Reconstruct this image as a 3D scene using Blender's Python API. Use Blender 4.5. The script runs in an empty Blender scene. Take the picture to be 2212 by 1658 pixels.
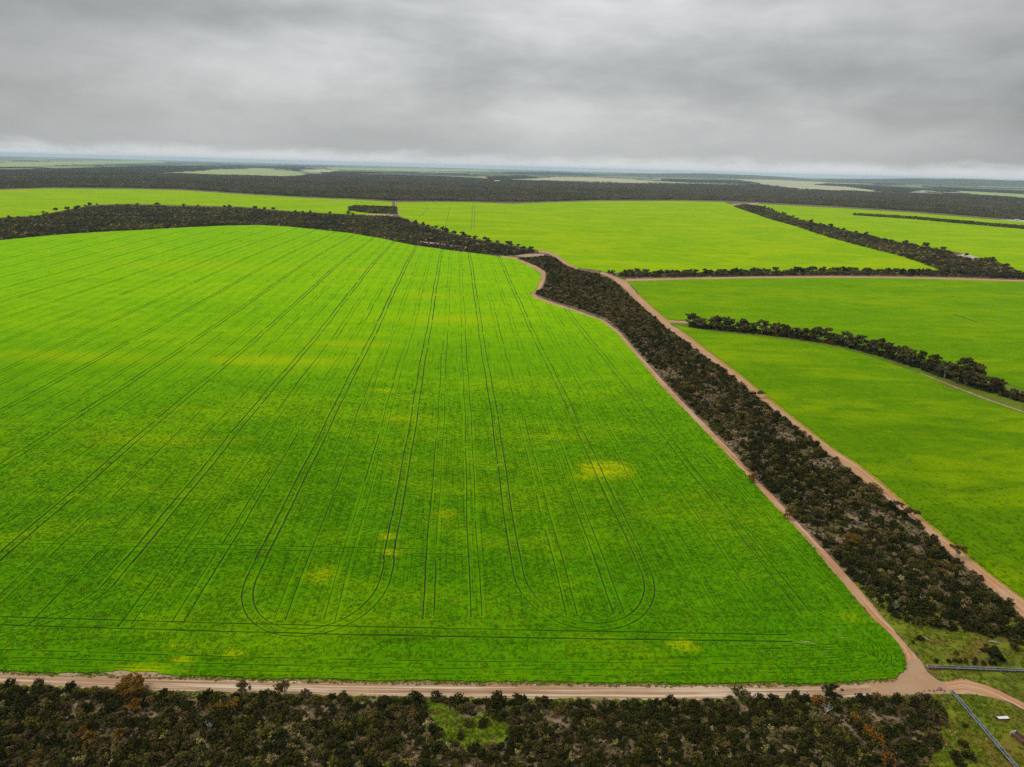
import bpy, math, random
import numpy as np
from mathutils import Matrix, Vector
from mathutils.geometry import delaunay_2d_cdt

R = math.radians
rnd = random.Random(7)
rng = np.random.default_rng(11)
scene = bpy.context.scene

# ------------------------------------------------------------------ camera
PW, PH, PF = 2212.0, 1658.0, 1533.6          # picture plane in which positions were read
CAM_H = 110.0
PITCH = math.atan(466.3 / PF)
ROLL = R(1.54)
_f = np.array([0, math.cos(PITCH), -math.sin(PITCH)])
_r0 = np.array([1.0, 0, 0])
_u0 = np.array([0, math.sin(PITCH), math.cos(PITCH)])
_R = math.cos(ROLL) * _r0 + math.sin(ROLL) * _u0
_U = -math.sin(ROLL) * _r0 + math.cos(ROLL) * _u0
cam_data = bpy.data.cameras.new('camera')
cam = bpy.data.objects.new('camera', cam_data)
scene.collection.objects.link(cam)
m = Matrix(((_R[0], _U[0], -_f[0], 0), (_R[1], _U[1], -_f[1], 0), (_R[2], _U[2], -_f[2], CAM_H), (0, 0, 0, 1)))
cam.matrix_world = m
cam_data.sensor_fit = 'HORIZONTAL'
cam_data.angle = 2 * math.atan(PW / 2 / PF)
cam_data.clip_start = 0.5
cam_data.clip_end = 120000
scene.camera = cam

# ------------------------------------------------------------------ node helpers
def nd(nt, typ, ins=None, **props):
    n = nt.nodes.new(typ)
    for k, v in props.items():
        setattr(n, k, v)
    if ins:
        for k, v in ins.items():
            s = n.inputs[k]
            if isinstance(v, bpy.types.NodeSocket):
                nt.links.new(v, s)
            else:
                if s.type == 'RGBA' and len(v) == 3:
                    v = (*v, 1)
                s.default_value = v
    return n

def math_(nt, op, a, b=0.0, c=0.0, clamp=False):
    n = nd(nt, 'ShaderNodeMath', {0: a, 1: b, 2: c}, operation=op)
    n.use_clamp = clamp
    return n.outputs[0]

def vmul(nt, v, s):
    return nd(nt, 'ShaderNodeVectorMath', {0: v, 1: s}, operation='MULTIPLY').outputs[0]

def noise(nt, vec, scale, detail=4.0, rough=0.55, dist=0.0):
    return nd(nt, 'ShaderNodeTexNoise', {'Vector': vec, 'Scale': scale, 'Detail': detail, 'Roughness': rough, 'Distortion': dist}).outputs['Fac']

def ramp(nt, fac, a, b):
    n = nd(nt, 'ShaderNodeMapRange', {'Value': fac, 'From Min': a, 'From Max': b}, interpolation_type='SMOOTHSTEP')
    return n.outputs[0]

def mix(nt, fac, a, b, blend='MIX'):
    n = nd(nt, 'ShaderNodeMix', data_type='RGBA', blend_type=blend)
    for i, v in ((0, fac), (6, a), (7, b)):
        if isinstance(v, bpy.types.NodeSocket):
            nt.links.new(v, n.inputs[i])
        else:
            n.inputs[i].default_value = v if i == 0 else (*v[:3], 1)
    return n.outputs[2]

# ------------------------------------------------------------------ sky, sun, exposure
SUN_EL, SUN_AZ = 52.0, -100.0      # azimuth clockwise from the view direction (+y)
world = bpy.data.worlds.new('World')
scene.world = world
world.use_nodes = True
nt = world.node_tree
nt.nodes.clear()
tc = nd(nt, 'ShaderNodeTexCoord').outputs['Generated']
sep = nd(nt, 'ShaderNodeSeparateXYZ', {0: tc})
zc = math_(nt, 'MAXIMUM', sep.outputs[2], 0.0)
w1 = nd(nt, 'ShaderNodeVectorMath', {0: tc, 1: (0.35, 0.1, 0.62)}, operation='ADD').outputs[0]
n1 = noise(nt, vmul(nt, w1, (1.7, 1.7, 7.5)), 1.0, 2.0, 0.5, 0.2)
n2 = noise(nt, vmul(nt, w1, (4.2, 4.2, 15.0)), 1.0, 5.0, 0.5, 0.25)
n3 = noise(nt, vmul(nt, w1, (12.0, 12.0, 34.0)), 1.0, 6.0, 0.6, 0.3)
cl = math_(nt, 'ADD', math_(nt, 'MULTIPLY', n1, 0.52), math_(nt, 'ADD', math_(nt, 'MULTIPLY', n2, 0.30), math_(nt, 'MULTIPLY', n3, 0.18)))
cl = ramp(nt, cl, 0.30, 0.70)
ccol = mix(nt, cl, (0.37, 0.38, 0.375), (0.76, 0.77, 0.765))
# cloud colour at full value ahead of the camera, scaled down to both sides
th = ramp(nt, sep.outputs[1], 0.79, 0.99)
ccol = nd(nt, 'ShaderNodeVectorMath', {0: ccol, 'Scale': math_(nt, 'MULTIPLY_ADD', th, 0.42, 0.58)}, operation='SCALE').outputs[0]
# distant base of the cloud deck, then the pale strip of sky under it
zw = math_(nt, 'ADD', zc, math_(nt, 'MULTIPLY', math_(nt, 'SUBTRACT', n2, 0.5), 0.05))
deck = math_(nt, 'MULTIPLY', ramp(nt, zw, 0.085, 0.03), 0.55)
ccol = mix(nt, deck, ccol, (0.43, 0.44, 0.45))
hz = ramp(nt, math_(nt, 'ADD', zc, math_(nt, 'MULTIPLY', math_(nt, 'SUBTRACT', n3, 0.5), 0.03)), 0.022, 0.004)
ccol = mix(nt, math_(nt, 'MULTIPLY', hz, 0.85), ccol, (0.80, 0.81, 0.82))
# overcast-like rise to the zenith, strengthened above the frame to light the ground
zen = math_(nt, 'MULTIPLY_ADD', math_(nt, 'POWER', zc, 2.0), 3.2, 1.0)
ccol = nd(nt, 'ShaderNodeVectorMath', {0: ccol, 'Scale': zen}, operation='SCALE').outputs[0]
sky = nd(nt, 'ShaderNodeTexSky', sky_type='NISHITA', sun_disc=False, sun_elevation=R(SUN_EL), sun_rotation=R(SUN_AZ))
skyc = nd(nt, 'ShaderNodeVectorMath', {0: sky.outputs[0], 'Scale': 0.1}, operation='SCALE').outputs[0]
tot = mix(nt, 0.06, ccol, skyc)
bg = nd(nt, 'ShaderNodeBackground', {'Color': tot, 'Strength': 1.0})
nt.links.new(bg.outputs[0], nd(nt, 'ShaderNodeOutputWorld').inputs[0])

sl = bpy.data.lights.new('sun', 'SUN')
sl.energy = 1.5
sl.angle = R(14)
sl.color = (1.0, 0.96, 0.9)
sun = bpy.data.objects.new('sun', sl)
scene.collection.objects.link(sun)
sd = Vector((math.sin(R(SUN_AZ)) * math.cos(R(SUN_EL)), math.cos(R(SUN_AZ)) * math.cos(R(SUN_EL)), math.sin(R(SUN_EL))))
sun.rotation_euler = sd.to_track_quat('Z', 'Y').to_euler()

scene.view_settings.view_transform = 'Standard'
scene.view_settings.look = 'None'
scene.view_settings.exposure = 0.0
scene.view_settings.gamma = 1.0
scene.cycles.use_denoising = False
scene.cycles.max_bounces = 6
scene.cycles.diffuse_bounces = 3
scene.cycles.volume_bounces = 1
scene.cycles.transparent_max_bounces = 4
scene.cycles.use_adaptive_sampling = True
scene.cycles.adaptive_threshold = 0.01

# ------------------------------------------------------------------ terrain height and pixel -> ground
GX0, GX1, GY0, GY1, GS = -1600, 1600, -300, 2500, 10
gx = np.arange(GX0, GX1 + 1, GS, dtype=float)
gy = np.arange(GY0, GY1 + 1, GS, dtype=float)

def sstep(a, b, v):
    t = np.clip((v - a) / (b - a), 0, 1)
    return t * t * (3 - 2 * t)

def relief(x, y):
    r = np.hypot(x, y)
    w = sstep(260, 620, r) * (1 - sstep(1500, 2200, r)) * (1 - sstep(1250, 1500, np.abs(x)))
    return w * (1.7 * np.sin(x / 120 + 0.6) * np.sin(y / 150 + 0.5) + 1.3 * np.sin((x * 0.6 + y) / 105 + 1.0)
                + 1.0 * np.sin((x - 0.5 * y) / 190 - 0.4))

GZ = relief(gx[:, None], gy[None, :])

def hgt(x, y):
    x = np.asarray(x, float); y = np.asarray(y, float)
    fx = (x - GX0) / GS; fy = (y - GY0) / GS
    inside = (fx >= 0) & (fy >= 0) & (fx < len(gx) - 1) & (fy < len(gy) - 1)
    i = np.clip(np.floor(fx).astype(int), 0, len(gx) - 2); j = np.clip(np.floor(fy).astype(int), 0, len(gy) - 2)
    a = fx - i; b = fy - j
    z00 = GZ[i, j]; z10 = GZ[i + 1, j]; z01 = GZ[i, j + 1]; z11 = GZ[i + 1, j + 1]
    z = np.where(a > b, z00 + a * (z10 - z00) + b * (z11 - z10), z00 + b * (z01 - z00) + a * (z11 - z01))
    return np.where(inside, z, 0.0)

def G(pts):
    """picture points -> ground points (N,2)"""
    p = np.asarray(pts, float).reshape(-1, 2)
    d = _f[None] * PF + (p[:, :1] - PW / 2) * _R[None] + (PH / 2 - p[:, 1:]) * _U[None]
    dz = np.minimum(d[:, 2], -PF * 0.0028)
    z = np.zeros(len(p))
    for _ in range(14):
        t = (CAM_H - z) / -dz
        x = d[:, 0] * t; y = d[:, 1] * t
        z = 0.4 * z + 0.6 * hgt(x, y)
    return np.stack([x, y], 1)

def proj(x, y, z):
    d = np.stack([np.asarray(x, float), np.asarray(y, float), np.asarray(z, float) - CAM_H], -1)
    dep = d @ _f
    return PW / 2 + PF * (d @ _R) / dep, PH / 2 - PF * (d @ _U) / dep, dep

def pip(poly, x, y):
    poly = np.asarray(poly)
    inside = np.zeros(len(x), bool)
    x0, y0 = poly[:, 0], poly[:, 1]
    x1, y1 = np.roll(x0, -1), np.roll(y0, -1)
    for a, b, c, d in zip(x0, y0, x1, y1):
        if b == d:
            continue
        k = (b > y) != (d > y)
        inside ^= k & (x < (c - a) * (y - b) / (d - b) + a)
    return inside

def densify(pts, step, closed=False, jit=0.0, maxd=1e9):
    pts = [np.asarray(p, float) for p in pts]
    out = []
    n = len(pts)
    for i in range(n if closed else n - 1):
        a, b = pts[i], pts[(i + 1) % n]
        L = np.hypot(*(b - a))
        dist = np.hypot(*((a + b) / 2))
        st = step * max(1.0, dist / 250.0)
        k = max(1, int(L / st))
        for q in range(k):
            p = a + (b - a) * q / k
            if jit and q:
                nn = np.array([-(b - a)[1], (b - a)[0]]) / L
                p = p + nn * rnd.uniform(-jit, jit)
            out.append(p)
    if not closed:
        out.append(pts[-1])
    return np.array(out)

def smooth(pts, it=2):
    p = np.asarray(pts, float)
    for _ in range(it):
        q = np.empty((2 * len(p), 2))
        q[0] = p[0]; q[-1] = p[-1]
        q[1:-1:2] = p[:-1] * 0.75 + p[1:] * 0.25
        q[2:-1:2] = p[:-1] * 0.25 + p[1:] * 0.75
        p = q
    return p

def resample(pts, n):
    pts = np.asarray(pts, float)
    s = np.concatenate([[0], np.cumsum(np.hypot(*np.diff(pts, axis=0).T))])
    t = np.linspace(0, s[-1], n)
    return np.stack([np.interp(t, s, pts[:, 0]), np.interp(t, s, pts[:, 1])], 1)

# ------------------------------------------------------------------ object helpers
COL = scene.collection

def mesh_obj(name, verts, faces, mat, parent=None, smooth_=False):
    me = bpy.data.meshes.new(name)
    me.from_pydata([tuple(map(float, v)) for v in verts], [], [tuple(map(int, f)) for f in faces])
    me.update()
    if mat is not None:
        me.materials.append(mat)
    if smooth_:
        me.polygons.foreach_set('use_smooth', [True] * len(me.polygons))
    o = bpy.data.objects.new(name, me)
    COL.objects.link(o)
    if parent is not None:
        o.parent = parent
    return o

def quads_mesh(name, V, mats, mat_idx=None):
    """V (N,4,3) -> mesh of N quads"""
    V = np.asarray(V, np.float32)
    n = len(V)
    me = bpy.data.meshes.new(name)
    me.vertices.add(n * 4); me.loops.add(n * 4); me.polygons.add(n)
    me.vertices.foreach_set('co', V.reshape(-1))
    me.loops.foreach_set('vertex_index', np.arange(n * 4, dtype=np.int32))
    me.polygons.foreach_set('loop_start', np.arange(0, n * 4, 4, dtype=np.int32))
    me.polygons.foreach_set('loop_total', np.full(n, 4, dtype=np.int32))
    for mm in mats:
        me.materials.append(mm)
    if mat_idx is not None:
        me.polygons.foreach_set('material_index', np.asarray(mat_idx, np.int32))
    me.update(calc_edges=True)
    return me

def tag(o, label, cat, group=None, kind=None):
    o['label'] = label
    o['category'] = cat
    if group: o['group'] = group
    if kind: o['kind'] = kind
    return o

def empty(name, loc, rz=0.0):
    o = bpy.data.objects.new(name, None)
    COL.objects.link(o)
    o.location = loc
    o.rotation_euler = (0, 0, rz)
    o.empty_display_size = 0.3
    return o

def tube(p0, p1, r0, r1, n=5):
    p0 = np.asarray(p0, float); p1 = np.asarray(p1, float)
    d = p1 - p0; d = d / (np.linalg.norm(d) + 1e-9)
    a = np.cross(d, [0.3, 0.5, 0.8]); a /= np.linalg.norm(a); b = np.cross(d, a)
    out = []
    for i in range(n):
        t0 = 2 * math.pi * i / n; t1 = 2 * math.pi * (i + 1) / n
        c0 = math.cos(t0) * a + math.sin(t0) * b; c1 = math.cos(t1) * a + math.sin(t1) * b
        out.append([p0 + c0 * r0, p0 + c1 * r0, p1 + c1 * r1, p1 + c0 * r1])
    return np.array(out)

def box_faces(c, s):
    c = np.asarray(c, float); s = np.asarray(s, float) / 2
    q = []
    for ax in range(3):
        for sg in (-1, 1):
            u = np.zeros(3); v = np.zeros(3); w = np.zeros(3)
            w[ax] = s[ax] * sg; u[(ax + 1) % 3] = s[(ax + 1) % 3] * sg; v[(ax + 2) % 3] = s[(ax + 2) % 3]
            q.append([c + w - u - v, c + w + u - v, c + w + u + v, c + w - u + v])
    return np.array(q)

def quad_obj(name, V, mat, parent=None):
    o = bpy.data.objects.new(name, quads_mesh(name, V, [mat]))
    COL.objects.link(o)
    if parent is not None:
        o.parent = parent
    return o

# ------------------------------------------------------------------ materials
def new_mat(name):
    mt = bpy.data.materials.new(name)
    mt.use_nodes = True
    nt = mt.node_tree
    b = nt.nodes['Principled BSDF']
    b.inputs['Roughness'].default_value = 0.85
    b.inputs['Specular IOR Level'].default_value = 0.15
    return mt, nt, b

def pos(nt):
    return nd(nt, 'ShaderNodeNewGeometry').outputs['Position']

VPP = np.array([[985.0, 420.0]])
_dv = _f * PF + (985.0 - PW / 2) * _R + (PH / 2 - 359.4) * _U
ROW_A = math.atan2(_dv[0], _dv[1])                     # heading of the drill rows
RD = np.array([math.sin(ROW_A), math.cos(ROW_A)])      # along rows
RV = np.array([RD[1], -RD[0]])                         # across rows, to the right

def crop_mat(name, near, far, yel, blobs=(), yel_amt=1.0, row_amt=1.0, head=-1e6, y0=110.0, y1=700.0, yl=0.49, dk=0.3):
    """crop canopy: deep green to lime with distance, view-angle shade and haze painted in"""
    mt, nt, b = new_mat(name)
    P = pos(nt)
    rot = nd(nt, 'ShaderNodeVectorRotate', {'Vector': P, 'Axis': (0, 0, 1), 'Angle': ROW_A}, rotation_type='AXIS_ANGLE').outputs[0]
    sy = nd(nt, 'ShaderNodeSeparateXYZ', {0: rot}).outputs[1]
    big = noise(nt, vmul(nt, P, (0.006, 0.013, 0.0)), 1.0, 4, 0.6, 0.4)
    midn = noise(nt, vmul(nt, P, (0.035, 0.08, 0.0)), 1.0, 5, 0.65, 0.5)
    fine = noise(nt, vmul(nt, P, (1.0, 1.0, 0.0)), 1.0, 5, 0.8)
    tuft = noise(nt, vmul(nt, P, (0.25, 0.34, 0.0)), 1.0, 5, 0.72, 0.6)
    ra = noise(nt, vmul(nt, rot, (1.5, 0.03, 0.0)), 1.0, 3, 0.6)
    rb = noise(nt, vmul(nt, rot, (0.03, 1.3, 0.0)), 1.0, 3, 0.6)
    hm = ramp(nt, sy, head - 1.0, head + 1.0)
    rows = math_(nt, 'ADD', math_(nt, 'MULTIPLY', ra, hm), math_(nt, 'MULTIPLY', rb, math_(nt, 'SUBTRACT', 1.0, hm)))
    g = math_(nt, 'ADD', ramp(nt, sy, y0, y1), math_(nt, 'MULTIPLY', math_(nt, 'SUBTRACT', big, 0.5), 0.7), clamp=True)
    base = mix(nt, g, near, far)  # brightening with distance is put into the base colour
    hv = noise(nt, vmul(nt, P, (0.55, 0.75, 0.0)), 1.0, 3, 0.6, 0.3)
    hv2 = noise(nt, vmul(nt, P, (0.05, 0.09, 0.0)), 1.0, 3, 0.6, 0.3)
    hr = nd(nt, 'ShaderNodeMapRange', {'Value': math_(nt, 'ADD', math_(nt, 'MULTIPLY', hv, 0.78), math_(nt, 'MULTIPLY', hv2, 0.22)), 'From Min': 0.34, 'From Max': 0.66, 'To Min': 0.68, 'To Max': 1.34}).outputs[0]
    base = nd(nt, 'ShaderNodeVectorMath', {0: base, 1: nd(nt, 'ShaderNodeCombineXYZ', {0: hr, 1: 1.0, 2: 1.0}).outputs[0]}, operation='MULTIPLY').outputs[0]
    def scl(f):
        return nd(nt, 'ShaderNodeVectorMath', {0: base, 'Scale': f}, operation='SCALE').outputs[0]
    c = mix(nt, ramp(nt, tuft, 0.3, 0.7), scl(0.84), scl(1.14))
    c = mix(nt, math_(nt, 'MULTIPLY', ramp(nt, midn, 0.42, 0.66), 0.35), c, scl(1.30))
    c = mix(nt, math_(nt, 'MULTIPLY', ramp(nt, midn, 0.46, 0.28), dk), c, scl(0.70))
    c = mix(nt, math_(nt, 'MULTIPLY', ramp(nt, fine, 0.52, 0.72), 0.6), c, scl(1.6))
    c = mix(nt, math_(nt, 'MULTIPLY', ramp(nt, fine, 0.48, 0.28), 0.75), c, scl(0.45))
    c = mix(nt, math_(nt, 'MULTIPLY', ramp(nt, rows, 0.50, 0.34), 0.55 * row_amt), c, scl(0.42))
    yf = math_(nt, 'MULTIPLY', ramp(nt, math_(nt, 'ADD', math_(nt, 'MULTIPLY', big, 0.6), math_(nt, 'MULTIPLY', midn, 0.4)), yl, yl + 0.16), 0.8 * yel_amt)
    for (cx, cy, rx, ry, am) in blobs:
        dv = nd(nt, 'ShaderNodeVectorMath', {0: P, 1: (cx, cy, 0)}, operation='SUBTRACT').outputs[0]
        ln = nd(nt, 'ShaderNodeVectorMath', {0: vmul(nt, dv, (1 / rx, 1 / ry, 0.0))}, operation='LENGTH').outputs['Value']
        ln = math_(nt, 'ADD', ln, math_(nt, 'MULTIPLY', math_(nt, 'SUBTRACT', tuft, 0.5), 1.8))
        ln = math_(nt, 'ADD', ln, math_(nt, 'MULTIPLY', math_(nt, 'SUBTRACT', midn, 0.5), 2.2))
        yf = math_(nt, 'MAXIMUM', yf, math_(nt, 'MULTIPLY', ramp(nt, ln, 1.15, 0.0), min(1.0, am * 1.3)))
    c = mix(nt, yf, c, mix(nt, ramp(nt, fine, 0.35, 0.7), tuple(v * 0.68 for v in yel), tuple(v * 1.2 for v in yel)))
    nt.links.new(c, b.inputs['Base Color'])
    hgt_ = math_(nt, 'ADD', math_(nt, 'MULTIPLY', fine, 0.4), math_(nt, 'ADD', math_(nt, 'MULTIPLY', tuft, 0.9), math_(nt, 'MULTIPLY', rows, 0.4 * row_amt)))
    bp = nd(nt, 'ShaderNodeBump', {'Height': hgt_, 'Strength': 1.0, 'Distance': 0.7})
    nt.links.new(bp.outputs[0], b.inputs['Normal'])
    b.inputs['Roughness'].default_value = 0.95
    b.inputs['Specular IOR Level'].default_value = 0.0
    return mt

def dirt_mat(name, base, pale, red, uv=True):
    mt, nt, b = new_mat(name)
    P = pos(nt)
    n1 = noise(nt, vmul(nt, P, (0.12, 0.12, 0)), 1.0, 5, 0.65, 0.5)
    n2 = noise(nt, vmul(nt, P, (1.6, 1.6, 0)), 1.0, 5, 0.7)
    c = mix(nt, ramp(nt, n1, 0.35, 0.65), base, red)
    hh = n2
    if uv:
        U = nd(nt, 'ShaderNodeUVMap').outputs[0]
        st = noise(nt, vmul(nt, U, (0.02, 1.5, 0)), 1.0, 4, 0.6, 0.2)
        st2 = noise(nt, vmul(nt, U, (0.006, 0.65, 0)), 1.0, 3, 0.5, 0.1)
        c = mix(nt, math_(nt, 'MULTIPLY', ramp(nt, st, 0.49, 0.62), 0.75), c, pale)
        c = mix(nt, math_(nt, 'MULTIPLY', ramp(nt, st2, 0.53, 0.66), 0.7), c, pale)
        c = mix(nt, math_(nt, 'MULTIPLY', ramp(nt, st, 0.47, 0.36), 0.6), c, tuple(v * 0.62 for v in red))
        hh = math_(nt, 'ADD', n2, math_(nt, 'MULTIPLY', st, 1.5))
    c = mix(nt, math_(nt, 'MULTIPLY', ramp(nt, n2, 0.55, 0.8), 0.4), c, pale)
    c = mix(nt, math_(nt, 'MULTIPLY', ramp(nt, n2, 0.42, 0.25), 0.5), c, tuple(v * 0.6 for v in base))
    nt.links.new(c, b.inputs['Base Color'])
    bp = nd(nt, 'ShaderNodeBump', {'Height': hh, 'Strength': 0.5, 'Distance': 0.15})
    nt.links.new(bp.outputs[0], b.inputs['Normal'])
    return mt

def ground_mat():
    mt, nt, b = new_mat('scrub_soil')
    P = pos(nt)
    ln = nd(nt, 'ShaderNodeVectorMath', {0: vmul(nt, P, (1, 1, 0.0))}, operation='LENGTH').outputs['Value']
    n1 = noise(nt, vmul(nt, P, (0.22, 0.22, 0)), 1.0, 5, 0.65, 0.6)
    n2 = noise(nt, vmul(nt, P, (2.0, 2.0, 0)), 1.0, 5, 0.75)
    n3 = noise(nt, vmul(nt, P, (0.06, 0.06, 0)), 1.0, 3, 0.6, 0.4)
    c = mix(nt, ramp(nt, n1, 0.40, 0.62), (0.050, 0.036, 0.019), (0.23, 0.155, 0.09))
    c = mix(nt, math_(nt, 'MULTIPLY', ramp(nt, n3, 0.52, 0.66), 0.55), c, (0.10, 0.11, 0.02))
    c = mix(nt, math_(nt, 'MULTIPLY', ramp(nt, n2, 0.56, 0.7), 0.6), c, (0.33, 0.25, 0.16))
    c = mix(nt, math_(nt, 'MULTIPLY', ramp(nt, n2, 0.46, 0.3), 0.8), c, (0.03, 0.022, 0.014))
    # far farmland: paddocks of pale green, straw and fallow ground
    W = nd(nt, 'ShaderNodeVectorMath', {0: vmul(nt, P, (1 / 1500.0, 1 / 1500.0, 0)), 1: nd(nt, 'ShaderNodeVectorMath', {0: nd(nt, 'ShaderNodeTexNoise', {'Vector': vmul(nt, P, (0.0003, 0.0003, 0)), 'Scale': 1.0}).outputs['Color'], 'Scale': 0.8}, operation='SCALE').outputs[0]}, operation='ADD').outputs[0]
    vo = nd(nt, 'ShaderNodeTexVoronoi', {'Vector': W, 'Scale': 1.0, 'Randomness': 0.85}, distance='CHEBYCHEV')
    vs = nd(nt, 'ShaderNodeSeparateColor', {0: vo.outputs['Color']})
    fc = mix(nt, ramp(nt, vs.outputs[0], 0.15, 0.5), (0.11, 0.17, 0.05), (0.20, 0.23, 0.11))
    fc = mix(nt, ramp(nt, vs.outputs[1], 0.6, 0.7), fc, (0.32, 0.30, 0.19))
    fc = mix(nt, ramp(nt, vs.outputs[2], 0.72, 0.76), fc, (0.045, 0.05, 0.03))
    fn = noise(nt, vmul(nt, P, (0.003, 0.006, 0)), 1.0, 6, 0.7)
    fc = mix(nt, ramp(nt, fn, 0.45, 0.6), fc, mix(nt, 0.45, fc, (0.12, 0.13, 0.06)))
    c = mix(nt, ramp(nt, ln, 3600.0, 4200.0), c, fc)
    nt.links.new(c, b.inputs['Base Color'])
    bp = nd(nt, 'ShaderNodeBump', {'Height': math_(nt, 'ADD', n2, n1), 'Strength': 0.6, 'Distance': 0.2})
    nt.links.new(bp.outputs[0], b.inputs['Normal'])
    return mt

def patch_mat(name, cols, s1=0.25, s2=1.8, bump=0.2):
    """mottled ground cover from three colours"""
    mt, nt, b = new_mat(name)
    P = pos(nt)
    n1 = noise(nt, vmul(nt, P, (s1, s1 * 1.6, 0)), 1.0, 5, 0.65, 0.5)
    n2 = noise(nt, vmul(nt, P, (s2, s2, 0)), 1.0, 5, 0.75)
    n3 = noise(nt, vmul(nt, P, (s1 * 0.4, s1 * 0.7, 3.0)), 1.0, 4, 0.6, 0.8)
    c = mix(nt, ramp(nt, n1, 0.4, 0.6), cols[0], cols[1])
    c = mix(nt, ramp(nt, n3, 0.5, 0.64), c, cols[2])
    c = mix(nt, math_(nt, 'MULTIPLY', ramp(nt, n2, 0.55, 0.75), 0.5), c, tuple(min(1, v * 1.7) for v in cols[1]))
    c = mix(nt, math_(nt, 'MULTIPLY', ramp(nt, n2, 0.46, 0.28), 0.75), c, tuple(v * 0.35 for v in cols[0]))
    nt.links.new(c, b.inputs['Base Color'])
    bp = nd(nt, 'ShaderNodeBump', {'Height': math_(nt, 'ADD', n2, n1), 'Strength': 0.7, 'Distance': bump})
    nt.links.new(bp.outputs[0], b.inputs['Normal'])
    return mt

def leaf_mat(name, cols, var=0.35):
    """foliage whose tint differs from plant to plant and leaf clump to leaf clump"""
    mt, nt, b = new_mat(name)
    oi = nd(nt, 'ShaderNodeObjectInfo').outputs['Random']
    n = noise(nt, nd(nt, 'ShaderNodeTexCoord').outputs['Object'], 2.2, 3, 0.6)
    cr = nt.nodes.new('ShaderNodeValToRGB')
    cr.color_ramp.interpolation = 'LINEAR'
    els = cr.color_ramp.elements
    for k, c in enumerate(cols):
        p = k / (len(cols) - 1)
        e = els[k] if k < 2 else els.new(p)
        e.position = p
        e.color = (*c, 1)
    nt.links.new(oi, cr.inputs[0])
    v = nd(nt, 'ShaderNodeMapRange', {'Value': n, 'From Min': 0.3, 'From Max': 0.7, 'To Min': 1 - var, 'To Max': 1 + var}).outputs[0]
    c = nd(nt, 'ShaderNodeVectorMath', {0: cr.outputs[0], 'Scale': v}, operation='SCALE').outputs[0]
    nt.links.new(c, b.inputs['Base Color'])
    b.inputs['Roughness'].default_value = 0.8
    b.inputs['Specular IOR Level'].default_value = 0.03
    return mt

def plain_mat(name, col, rough=0.8, metal=0.0, var=0.25, scale=6.0):
    mt, nt, b = new_mat(name)
    n = noise(nt, nd(nt, 'ShaderNodeTexCoord').outputs['Object'], scale, 4, 0.65)
    c = mix(nt, ramp(nt, n, 0.35, 0.65), tuple(v * (1 - var) for v in col), tuple(min(1, v * (1 + var)) for v in col))
    nt.links.new(c, b.inputs['Base Color'])
    b.inputs['Roughness'].default_value = rough
    b.inputs['Metallic'].default_value = metal
    b.inputs['Specular IOR Level'].default_value = 0.4
    return mt

M_ground = ground_mat()
M_road = dirt_mat('pale_dirt', (0.36, 0.235, 0.135), (0.64, 0.53, 0.39), (0.33, 0.185, 0.10))
M_track = dirt_mat('red_dirt', (0.40, 0.235, 0.125), (0.52, 0.36, 0.23), (0.38, 0.17, 0.07))
M_sand = patch_mat('sandy_ground', [(0.31, 0.21, 0.12), (0.42, 0.30, 0.19), (0.36, 0.25, 0.14)])
M_fsoil = patch_mat('shaded_field_soil', [(0.035, 0.050, 0.006), (0.060, 0.068, 0.012), (0.075, 0.055, 0.022)], 0.5, 2.0)  # weedy soil; shade inside the track gaps is painted into these dark tones
M_chalk = patch_mat('white_stony_ground', [(0.36, 0.30, 0.23), (0.58, 0.53, 0.46), (0.33, 0.25, 0.18)])
M_pad = patch_mat('rough_pasture', [(0.075, 0.100, 0.004), (0.15, 0.18, 0.005), (0.15, 0.105, 0.014)], 0.16, 1.5)
M_greengap = patch_mat('green_pasture', [(0.080, 0.130, 0.003), (0.13, 0.185, 0.004), (0.135, 0.115, 0.014)], 0.2, 1.6)
M_verge = patch_mat('dry_verge', [(0.15, 0.125, 0.02), (0.27, 0.20, 0.08), (0.085, 0.12, 0.004)], 0.3, 1.7)
M_fringe = patch_mat('yellow_fringe', [(0.20, 0.19, 0.006), (0.28, 0.25, 0.01), (0.26, 0.17, 0.03)], 0.3, 1.7)
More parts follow.
